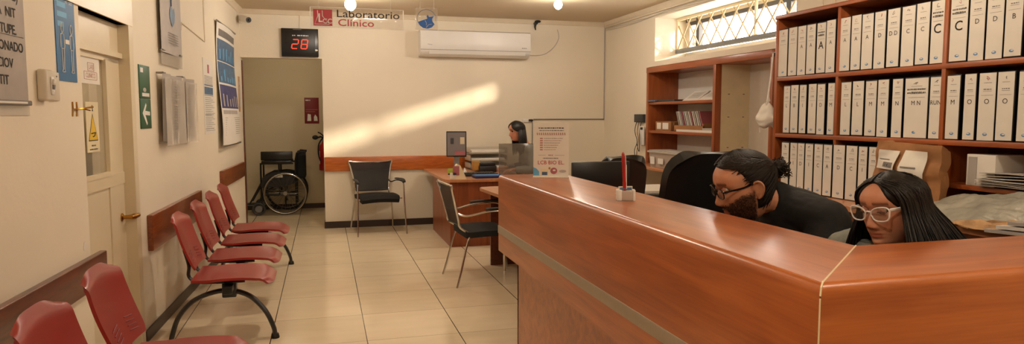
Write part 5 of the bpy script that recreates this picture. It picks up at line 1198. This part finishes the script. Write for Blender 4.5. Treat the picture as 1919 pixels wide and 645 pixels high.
def eyes(t, Mh, sc_):
    for s_ in (-1, 1):
        C0 = Vector((.0735, s_*.031, .0105))
        mb = MB(); mb.sph(tuple(C0), .0118, 'eye_white', Mh, 20, 14); e = mb.build('eye', t)
        d = Vector((.93, 0, -.36)).normalized(); mb = MB(); mb.sph(tuple(C0+d*.0078), .0052, 'iris', Mh, 14, 10); mb.build('iris', e)['label'] = 'dark brown iris'
        # lids
        def lid(up):
            def f(a, b):
                th_ = (a-.5)*2.3; el = (.20+.95*b) if up else (-.42-.8*b)
                r = .0128
                return (C0.x+r*math.cos(th_)*math.cos(el), C0.y+r*math.sin(th_)*math.cos(el)*1.12, C0.z+r*math.sin(el) + (-.0055 if up else 0.001)*(1-b))
            return f
        for up in (True, False):
            mb = MB(); mb.surf(lid(up), 14, 6, -.0012, 'skin_lid', Mh); mb.build('eyelid', t)
        mb = MB(); f = lid(True)
        for k in range(15): 
            p = Vector(f(.08+.84*k/14, 0)); mb.tube([p, p+Vector((.005, s_*.0008*(k-7)*.2, -.0015))], [.00045, .0002], 'hair_black', n=3, M=Mh)
        mb.tube([f(.06+.88*k/12, 0) for k in range(13)], .0007, 'hair_black', n=4, M=Mh); mb.build('eyelashes', t)
mat('skin_lid', (176, 116, 92), .5)
def glasses(t, Mh, m, lw_, lh, name_label, cat=0, fx=.098, z0=.004, r=.0019):
    fr = MB(); ln = MB()
    for s_ in (-1, 1):
        cy = s_*(.009+lw_/2); pts = []
        for i in range(28):
            a = 2*PI*i/28; ca, sa = math.cos(a), math.sin(a)
            yy = lw_/2*math.copysign(abs(ca)**.75, ca); zz = lh/2*math.copysign(abs(sa)**.8, sa)
            if cat: zz += (.0045 if sa > 0 else 0)*(yy*s_/(lw_/2)); yy *= (1 if sa > 0 else .9)
            pts.append((fx-.28*max(0, abs(cy+yy)-.02)**1.25, cy+yy, z0+zz))
        fr.tube(pts, r, m, n=6, closed=True, M=Mh)
        n = len(pts); ln.add([(p[0], p[1], p[2]) for p in pts]+[(p[0]+.001, p[1], p[2]) for p in pts], [list(range(n))[::-1], [n+i for i in range(n)]]+[[i, (i+1) % n, n+(i+1) % n, n+i] for i in range(n)], 'lens', Mh)
        oy = s_*(.009+lw_); ox = fx-.28*(abs(oy)-.02)**1.25
        fr.tube(smoothpath([(ox, oy, z0+lh*.30), (ox-.008, s_*.070, z0+lh*.32), (.03, s_*.0785, z0+lh*.28), (-.015, s_*.0815, .020), (-.032, s_*.078, -.002)], 5), [r*1.35]*21, m, n=6, M=Mh, flat=(1.5, .7) if cat else (1.2, .8))
    fr.tube(smoothpath([(fx-.002, -.010, z0+.006), (fx+.003, 0, z0+.009), (fx-.002, .010, z0+.006)], 4), r*1.1, m, n=6, M=Mh)
    g = fr.build('eyeglasses', t); g['label'] = name_label; ln.build('lenses', g)
def cap_hair(mb, m, M, mask, off=.009, wide=1.0, ridge=0.0):
    nphi = 120; zs = [-.116+.002*i for i in range(117)]; vs = []
    for z in zs:
        for j in range(nphi):
            a = 2*PI*j/nphi; p = head_pt(a, z, wide, 0); d = Vector((p.x, p.y, p.z*.9)).normalized(); k = mask(p)
            vs.append(p+d*((off+.006)*k-.006+ridge*k*math.sin(a*46+z*90)))
    fs = [[i*nphi+j, i*nphi+(j+1) % nphi, (i+1)*nphi+(j+1) % nphi, (i+1)*nphi+j] for i in range(len(zs)-1) for j in range(nphi)]
    fs.append(list(range(nphi))[::-1]); fs.append([(len(zs)-1)*nphi+j for j in range(nphi)])
    mb.add(vs, fs, m, M)
def sst(a, b, x): t_ = max(0, min(1, (x-a)/(b-a))); return t_*t_*(3-2*t_)
def seated_body(mb, m, pel, chest, neckb, Mh, lat, foot_l, foot_r, knee_l, knee_r, sh_w, elb, wri, handdir, k=1.0, voxel=.0035):
    """continuous nude form: torso, neck, arms, hands, legs, feet"""
    lat = Vector(lat).normalized(); pel, chest, neckb = Vector(pel), Vector(chest), Vector(neckb)
    ax = (chest-pel).normalized(); dep = lat.cross(ax)
    rings = [(pel-ax*.10, lat, dep, .12*k, .10*k), (pel-ax*.04, lat, dep, .165*k, .12*k), (pel+ax*.05, lat, dep, .155*k, .115*k), (pel.lerp(chest, .45), lat, dep, .13*k, .10*k), (pel.lerp(chest, .75), lat, dep, .145*k, .11*k), (chest, lat, dep, .155*k, .115*k)]
    ax2 = (neckb-chest).normalized(); dep2 = lat.cross(ax2)
    rings += [(chest.lerp(neckb, .45), lat, dep2, .165*k, .105*k), (chest.lerp(neckb, .75), lat, dep2, .13*k, .08*k), (chest.lerp(neckb, .92), lat, dep2, .075*k, .06*k), (neckb+ax2*.01, lat, dep2, .055*k, .055*k)]
    ring_loft(mb, rings, m)
    hb_ = Mh @ Vector((-.028, 0, -.055)); hb2 = Mh @ Vector((-.02, 0, -.005))
    mb.tube(smoothpath([neckb-ax2*.05, neckb, neckb.lerp(hb_, .5), hb_, hb2], 4), [.064*k]*4+[.058*k]*4+[.054*k]*4+[.054*k]*4+[.05*k], m, n=20)
    sh = []
    for s_, e_, w_ in ((1, elb[0], wri[0]), (-1, elb[1], wri[1])):
        S = chest.lerp(neckb, .62)+lat*s_*sh_w; sh.append(S); e_, w_ = Vector(e_), Vector(w_)
        mb.tube(smoothpath([chest.lerp(neckb, .8)+lat*s_*.05, chest.lerp(neckb, .72)+lat*s_*sh_w*.65, S], 3), [.06*k]*3+[.056*k]*4, m, n=14)
        mb.sph(tuple(S), .058*k, m)
        mb.tube([S, S.lerp(e_, .35), S.lerp(e_, .8), e_, e_.lerp(w_, .25), e_.lerp(w_, .7), w_], [.055*k, .05*k, .042*k, .04*k, .043*k, .032*k, .026*k], m, n=14)
        hand(mb, w_+(w_-e_).normalized()*.015, handdir, (0, 0, 1), -s_, m, k)
    for s_, kn, ft in ((1, knee_l, foot_l), (-1, knee_r, foot_r)):
        kn, ft = Vector(kn), Vector(ft); H_ = pel+lat*s_*.085*k
        mb.tube([H_, H_.lerp(kn, .4), H_.lerp(kn, .85), kn, kn.lerp(ft, .3), kn.lerp(ft, .75), ft], [.09*k, .082*k, .06*k, .056*k, .056*k, .038*k, .034*k], m, n=16)
        fw = (kn-H_); fw.z = 0; fw.normalize()
        mb.tube([ft-fw*.04+Vector((0, 0, -.035)), ft+fw*.05+Vector((0, 0, -.035)), ft+fw*.15+Vector((0, 0, -.045))], [.032, .036, .024], m, n=12)
    return sh
def clothes(t, name, m, pel, chest, neckb, lat, S_, elb, wri, sleeve, k=1.0, label=None, hood=False, vox=.007, extra=None, collar=None):
    mb = MB(); lat = Vector(lat).normalized(); pel, chest, neckb = Vector(pel), Vector(chest), Vector(neckb)
    ax = (chest-pel).normalized(); dep = lat.cross(ax); ax2 = (neckb-chest).normalized(); dep2 = lat.cross(ax2)
    ring_loft(mb, [(pel-ax*.08, lat, dep, .178*k, .135*k), (pel+ax*.05, lat, dep, .182*k, .142*k), (pel.lerp(chest, .45), lat, dep, .165*k, .135*k), (pel.lerp(chest, .75), lat, dep, .17*k, .135*k), (chest, lat, dep, .178*k, .135*k), (chest.lerp(neckb, .45), lat, dep2, .182*k, .122*k), (chest.lerp(neckb, .72), lat, dep2, .155*k, .098*k), (chest.lerp(neckb, .9), lat, dep2, .095*k, .075*k), (neckb-ax2*.004, lat, dep2, .069*k, .067*k)]+([] if collar is None else [(neckb.lerp(Vector(collar), .75)+Vector((.024, 0, -.006)), lat, lat.cross((Vector(collar)-neckb).normalized()), .074*k, .074*k)]), m)
    for i, s_ in enumerate((1, -1)):
        S = S_[i]; e_, w_ = Vector(elb[i]), Vector(wri[i])
        mb.tube(smoothpath([chest.lerp(neckb, .78)+lat*s_*.05, chest.lerp(neckb, .72)+lat*s_*.13, S], 3), [.07*k]*3+[.07*k]*4, m, n=16); mb.sph(tuple(S), .071*k, m)
        if sleeve <= 1: mb.tube([S, S.lerp(e_, .4*sleeve), S.lerp(e_, .8*sleeve)], [.068*k, .066*k, .066*k], m, n=16)
        else: mb.tube([S, S.lerp(e_, .5), e_, e_.lerp(w_, .5), e_.lerp(w_, .92)], [.066*k, .06*k, .056*k, .05*k, .042*k], m, n=16); mb.sph(tuple(e_), .055*k, m)
    if extra: extra(mb)
    o = remesh(mb, name, vox, t, [m], 3, wrinkle=.006)
    if label: o['label'] = label
def pants(t, pel, lat, knees, feet, k, m='trouser'):
    mb = MB(); lat = Vector(lat).normalized(); pel = Vector(pel); mb.sph(tuple(pel-Vector((0, 0, .01))), (.15*k, .16*k, .115*k), m)
    for s_, kn, ft in ((1, knees[0], feet[0]), (-1, knees[1], feet[1])):
        kn, ft = Vector(kn), Vector(ft); H_ = pel+lat*s_*.085*k
        mb.tube([H_, H_.lerp(kn, .4), H_.lerp(kn, .85), kn, kn.lerp(ft, .3), kn.lerp(ft, .92)], [.102*k, .094*k, .073*k, .07*k, .069*k, .055*k], m, n=16); mb.sph(tuple(kn), .071*k, m)
    remesh(mb, 'trousers', .009, t, [m], 2, wrinkle=.006)
    for s_, kn, ft in ((1, knees[0], feet[0]), (-1, knees[1], feet[1])):
        kn, ft = Vector(kn), Vector(ft); fw = (kn-(pel+lat*s_*.085*k)); fw.z = 0; fw.normalize(); sd = Vector((-fw.y, fw.x, 0))
        mb = MB(); vs = []
        ring_loft(mb, [(ft-fw*.075+Vector((0, 0, -.04)), sd, (0, 0, 1), .03, .038), (ft-fw*.03+Vector((0, 0, -.03)), sd, (0, 0, 1), .042, .05), (ft+fw*.07+Vector((0, 0, -.042)), sd, (0, 0, 1), .046, .038), (ft+fw*.15+Vector((0, 0, -.053)), sd, (0, 0, 1), .042, .027), (ft+fw*.19+Vector((0, 0, -.062)), sd, (0, 0, 1), .022, .016)], 'shoe', 18); mb.build('shoe', t)
def SC(k): return Matrix.Scale(k, 4)
# ---------------- bearded man
KM = 1.16
Mh = T(1.568, 2.315, 1.176) @ RZ(math.radians(167)) @ RY(math.radians(17)) @ RX(math.radians(-4)) @ SC(KM)
t = thing('person', 'bearded person in a black t-shirt and dark glasses, curly bun, looking down', 'person', (2.02, 2.30, 0))
pel, chest, neckb = (2.06, 2.30, .585), (1.87, 2.29, .95), (1.70, 2.285, 1.125); lat = (0, -1, 0)
elb = ((1.66, 2.02, .83), (1.66, 2.56, .83)); wri = ((1.45, 2.12, .785), (1.45, 2.46, .785))
kn = ((1.66, 2.20, .585), (1.66, 2.42, .585)); ft = ((1.72, 2.20, .085), (1.72, 2.42, .085))
mb = MB(); head_grid(mb, 'skin_man', Mh, 1.03); ears(mb, 'skin_man', Mh, 1.03)
S_ = seated_body(mb, 'skin_man', pel, chest, neckb, Mh, lat, ft[0], ft[1], kn[0], kn[1], .205, elb, wri, (-1, 0, -.1), 1.08)
remesh(mb, 'body', .0032, t, ['skin_man'], 1, head_paint(Mh, (.16, .11, .09), (.85, .55, .52), (.16, .12, .1)))
eyes(t, Mh, KM); glasses(t, Mh, 'frame_black', .050, .034, 'thin dark rectangular eyeglasses')
clothes(t, 't_shirt', 'shirt_black', pel, chest, neckb, lat, S_, elb, wri, .75, 1.1, 'black short-sleeved t-shirt', collar=Mh @ Vector((-.028, 0, -.055))); pants(t, pel, lat, kn, ft, 1.08)
def mask_m(p):
    front = .084-.004*abs(p.y)/.06
    if p.x > .035: return sst(front-.008, front+.008, p.z)
    if p.x > -.005: return sst(.0, .02, p.z-1.9*(p.x))
    return sst(-.085, -.06, p.z)
mb = MB(); cap_hair(mb, 'hair_brown', Mh, mask_m, .008, 1.03, .0009)
bun = Vector((-.120, .0, .022)); RH = random.Random(2)
def surfpt(ph, z, off): p = head_pt(ph, z, 1.03, 0); return p+Vector((p.x, p.y, p.z*.9)).normalized()*off
cnt = 0
while cnt < 620:
    s_ = RH.choice((-1, 1)); q = RH.random()
    if q < .42: ph0 = RH.uniform(0, 1.0)*s_; z0 = .086+.006*abs(math.sin(ph0))+RH.uniform(-.002, .02)
    elif q < .75: ph0 = RH.uniform(.95, 1.7)*s_; z0 = RH.uniform(.0, .085)+(.055 if abs(ph0) < 1.3 else 0.012)
    else: ph0 = RH.uniform(1.7, 3.0)*s_; z0 = RH.uniform(-.075, .02)
    if z0 > .108: continue
    pts = []
    for k in range(9):
        f = k/8; ph = ph0+(s_*PI-ph0)*f**1.1; z = z0+(.022-z0)*f**1.3+.022*math.sin(f*PI)*(1 if z0 < .07 else .3); pts.append(surfpt(ph, min(z, .113), .0085+.002*RH.random()))
    pts.append(bun+Vector((.02, 0, 0))+Vector((RH.uniform(-1, 1), RH.uniform(-1, 1), RH.uniform(-1, 1)))*.012)
    mb.tube(pts, [.0008]+[.0021]*8+[.0015], 'hair_brown', n=4, M=Mh); cnt += 1
# curly bun
for i in range(260):
    c0 = bun+Vector((RH.gauss(0, .011)-.008, RH.gauss(0, .014), RH.gauss(0, .012)+.0)); r = RH.uniform(.004, .010); ax_ = Vector((RH.gauss(0, 1), RH.gauss(0, 1), RH.gauss(0, 1))).normalized(); e1 = ax_.orthogonal().normalized(); e2 = ax_.cross(e1); a0 = RH.uniform(0, 6); L_ = RH.uniform(3, 8)
    mb.tube([c0+e1*r*math.cos(a0+L_*k/14)+e2*r*math.sin(a0+L_*k/14)+ax_*(.0005*k) for k in range(15)], .0013, 'hair_brown', n=4, M=Mh)
mb.sph(tuple(bun+Vector((-.008, 0, 0))), (.026, .028, .026), 'hair_brown', Mh)
for i in range(40):     # stray curls at bun end and nape
    c0 = bun+Vector((-.018, RH.gauss(0, .014), RH.gauss(-.010, .010))) if i < 26 else Vector((-.085, RH.uniform(-.045, .045), -.07)); d = Vector((RH.uniform(-1, -.2), RH.gauss(0, .4), RH.uniform(-1.2, .4))).normalized() if i < 26 else Vector((-.3, 0, -1)).normalized()
    mb.tube([c0+d*.0022*k+Vector((.003*math.sin(k*1.3+i), .003*math.cos(k*1.3+i), 0)) for k in range(11)], .0008, 'hair_brown', n=4, M=Mh)
hr = mb.build('hair', t, sharp=180); hr['label'] = 'dark brown hair pulled back into a curly bun'
mb = MB(); n = 20; mb.tube([tuple(bun+Vector((.018, .017*math.cos(2*PI*i/n), .017*math.sin(2*PI*i/n)))) for i in range(n)], .005, 'black_fabric', n=6, closed=True, M=Mh); mb.build('hair_tie', hr)
mb = MB(); cnt = 0     # beard stubble hairs
while cnt < 9000:
    ph = RH.uniform(-1.62, 1.62); z = RH.uniform(-.113, .0); p = head_pt(ph, z, 1.03)
    edge = -.040+.75*max(0, abs(p.y)-.035); mo = (-.0575 < z < -.0465 and abs(p.y) < .032 and p.x > .05)
    lip = abs(p.y) < .024 and -.080 < z < -.056
    if p.x < -.002 or ((z > edge+.004-RH.random()**2*.02) and not mo) or (lip and not mo): continue
    p2 = Vector((p.x, p.y, 0)).normalized(); d = (p2*.6+Vector((0, 0, -.9))+Vector((RH.gauss(0, .25), RH.gauss(0, .25), RH.gauss(0, .2)))).normalized(); L_ = RH.uniform(.003, .008)*(1.3 if z < -.09 else 1)
    o1 = d.orthogonal().normalized()*.0004; o2 = d.cross(o1); b_ = p-p2*.001
    mb.add([b_+o1, b_-o1*.5+o2, b_-o1*.5-o2, b_+d*L_], [[0, 1, 3], [1, 2, 3], [2, 0, 3], [0, 2, 1]], 'hair_brown', Mh); cnt += 1
mb.build('beard', t, smooth=False)['label'] = 'short dark beard'
# ---------------- woman with white glasses
KW = .94
Mw = T(1.640, 1.672, 1.166) @ RZ(math.radians(187)) @ RY(math.radians(9)) @ RX(math.radians(4)) @ SC(KW)
t = thing('person', 'person with long straight dark hair, white glasses and grey hoodie behind the counter', 'person', (1.86, 1.86, 0))
pel, chest, neckb = (1.90, 1.86, .575), (1.82, 1.80, .90), (1.735, 1.735, 1.05); lat = (-.50, .866, 0)
lat = Vector(lat); fwv = Vector((-.866, -.5, 0))
lat_ = -lat     # her left is toward the right of the picture
elb = [Vector(chest)+lat_*s_*.23+fwv*.03+Vector((0, 0, -.13)) for s_ in (1, -1)]; wri = [Vector((1.56, 1.62, .79))+Vector((.06, -.03, 0)), Vector((1.50, 1.86, .785))]
kn = [Vector(pel)+fwv*.36+lat_*s_*.09 for s_ in (1, -1)]; ft = [Vector((k_.x+.06, k_.y+.03, .085)) for k_ in kn]
mb = MB(); head_grid(mb, 'skin_woman', Mw, .96, 1.0); ears(mb, 'skin_woman', Mw, .96)
S_ = seated_body(mb, 'skin_woman', pel, chest, neckb, Mw, lat_, ft[0], ft[1], kn[0], kn[1], .165, elb, wri, (-1, -.1, -.1), .9)
remesh(mb, 'body', .003, t, ['skin_woman'], 1, head_paint(Mw, None, (.86, .52, .52), (.22, .16, .13)))
eyes(t, Mw, KW); glasses(t, Mw, 'glass_frame_white', .063, .044, 'white cat-eye eyeglasses', 1, .099, .003, .0026)
nb_ = Vector(neckb)
def hoodx(mb):
    mb.tube([nb_+Vector((math.cos(a)*.10, math.sin(a)*.115, -.015+.012*math.cos(a))) for a in [2*PI*i/20 for i in range(20)]], .034, 'hoodie_grey', n=12, closed=True)
    mb.tube([nb_+Vector((math.cos(a)*.10+.035, math.sin(a)*.15, -.03)) for a in [-1.2+2.4*i/10 for i in range(11)]], .045, 'hoodie_grey', n=12)
clothes(t, 'hoodie', 'hoodie_grey', pel, chest, neckb, lat_, S_, elb, wri, 2, .95, 'grey hooded sweatshirt', extra=hoodx); pants(t, pel, lat_, kn, ft, .92)
def mask_w(p):
    front = .066-.0*abs(p.y)
    if p.x > .004: hl = .092-17*p.y*p.y; return sst(hl-.004, hl+.006, p.z)
    return 1
mb = MB(); cap_hair(mb, 'hair_black', Mw, mask_w, .006, .97, .0005)
RW = random.Random(4); Mwi = Mw.inverted()
def wsurf(p, off):      # push local point out of the skull
    z = max(-.1, min(.116, p.z)); ph = math.atan2(p.y/.076, p.x/.09); q = head_pt(ph, z, .97, 0)
    rq = math.hypot(q.x, q.y)+off; rp = math.hypot(p.x, p.y)
    if rp < rq and p.z < .11:
        k = rq/max(rp, 1e-4); return Vector((p.x*k, p.y*k, p.z))
    return p
for i in range(2300):
    s_ = RW.choice((-1, 1)); part = RW.uniform(-.06, .062)             # start along the centre parting
    far = RW.random()
    # local start on the crown
    zc = .118*math.sqrt(max(0, 1-(part/.105)**2))
    p = Vector((part, s_*.004, min(.121, zc+.006))); pts = [Mw @ p]
    # sweep out and down over the side / back
    ang = s_*(PI*.5+ (RW.uniform(-.12, 1.0) if part > .02 else RW.uniform(.05, PI*.5)))
    if part > .02: ang = s_*(RW.uniform(1.12, 2.0))
    off = .010+(.022 if s_ == 1 else .012)*RW.random()
    for f in (.25, .5, .75, 1.0):
        z = p.z+(0.0-p.z)*f**1.5; q = head_pt(ang, max(-.1, min(.113, z)), .97, 0); qq = Vector((q.x, q.y, z))
        start = Vector((part, s_*.004, z)); blend = min(1, f*1.25)
        loc = start.lerp(qq+Vector((q.x, q.y, 0)).normalized()*off, blend) if f < .8 else qq+Vector((q.x, q.y, 0)).normalized()*off
        if f < 1: loc.z = z+.004*math.sin(f*PI); loc = wsurf(loc, off*.8) if loc.z < .1 else loc
        pts.append(Mw @ loc)
    # fall under gravity, spreading over the shoulders and back
    last = pts[-1]; L_ = RW.uniform(.24, .38); out = (Mw.to_3x3() @ Vector((math.cos(ang), math.sin(ang), 0))); out.z = 0; out.normalize()
    nseg = 5
    back = max(0, -math.cos(ang)); sidek = abs(math.sin(ang))
    for k in range(1, nseg+1):
        f = k/nseg; d = Vector((0, 0, -L_*f)); 
        spread = .03*math.sin(f*PI*.5)+(.19*f**.95 if s_ == 1 else .05*f) *(.5+.5*back)
        w_ = RW.gauss(0, .0025); pts.append(last+d+out*spread+Vector((w_, w_, 0)))
    r = RW.uniform(.0011, .0022)
    mb.tube(smoothpath(pts, 2), [r*.6]+[r]*(len(pts)*2-4)+[r*.8, r*.3], 'hair_black', n=4)
hr = mb.build('hair', t, sharp=180); hr['label'] = 'long straight dark brown hair'
# ---------------- person at the back desk
Mp_ = T(2.265, 8.05, 1.255) @ RZ(math.radians(188)) @ RY(math.radians(10))
t = thing('person', 'distant person with long black hair in grey seated behind the smoky divider', 'person', (2.4, 8.05, 0))
pel, chest, neckb = (2.50, 8.05, .575), (2.46, 8.05, .90), (2.38, 8.05, 1.08); lat = Vector((0, -1, 0))
elb = ((2.40, 7.80, .80), (2.40, 8.30, .80)); wri = ((2.18, 7.86, .80), (2.18, 8.24, .80)); kn = ((2.26, 7.97, .575), (2.26, 8.13, .575)); ft = ((2.3, 7.97, .085), (2.3, 8.13, .085))
mb = MB(); head_grid(mb, 'skin_woman', Mp_, .96, 1.0)
S_ = seated_body(mb, 'skin_woman', pel, chest, neckb, Mp_, lat, ft[0], ft[1], kn[0], kn[1], .165, elb, wri, (-1, 0, -.1), .92)
remesh(mb, 'body', .006, t, ['skin_woman'], 1, head_paint(Mp_, None, (.8, .5, .5), (.2, .15, .12)))
clothes(t, 'sweater', 'hoodie_grey', pel, chest, neckb, lat, S_, elb, wri, 2, .95, 'grey sweater', vox=.01); pants(t, pel, lat, kn, ft, .92)
mb = MB(); cap_hair(mb, 'hair_black', Mp_, mask_w, .014, .98)
for i in range(260):
    s_ = RW.choice((-1, 1)); ang = s_*RW.uniform(1.5, 3.14); q = head_pt(ang, RW.uniform(.0, .07), .97, 0); o_ = Vector((q.x, q.y, 0)).normalized(); a_ = Mp_ @ (q+o_*.01); b_ = a_+(Mp_.to_3x3() @ o_)*.02+Vector((0, 0, -.16)); c_ = b_+Vector((.01, 0, -.14))
    mb.tube([a_, b_, c_], [.004, .005, .002], 'hair_black', n=4)
mb.build('hair', t, sharp=180)['label'] = 'long black hair'
office_chair((2.27, 2.42, 0), math.radians(-90+180), 'office chair under the bearded person', .82, .42)
office_chair((2.0, 1.84, 0), math.radians(120+180-30), 'office chair under the person in the grey hoodie', .80, .42)
office_chair((2.62, 8.05, 0), math.radians(90), 'office chair under the distant person', .82, .42)
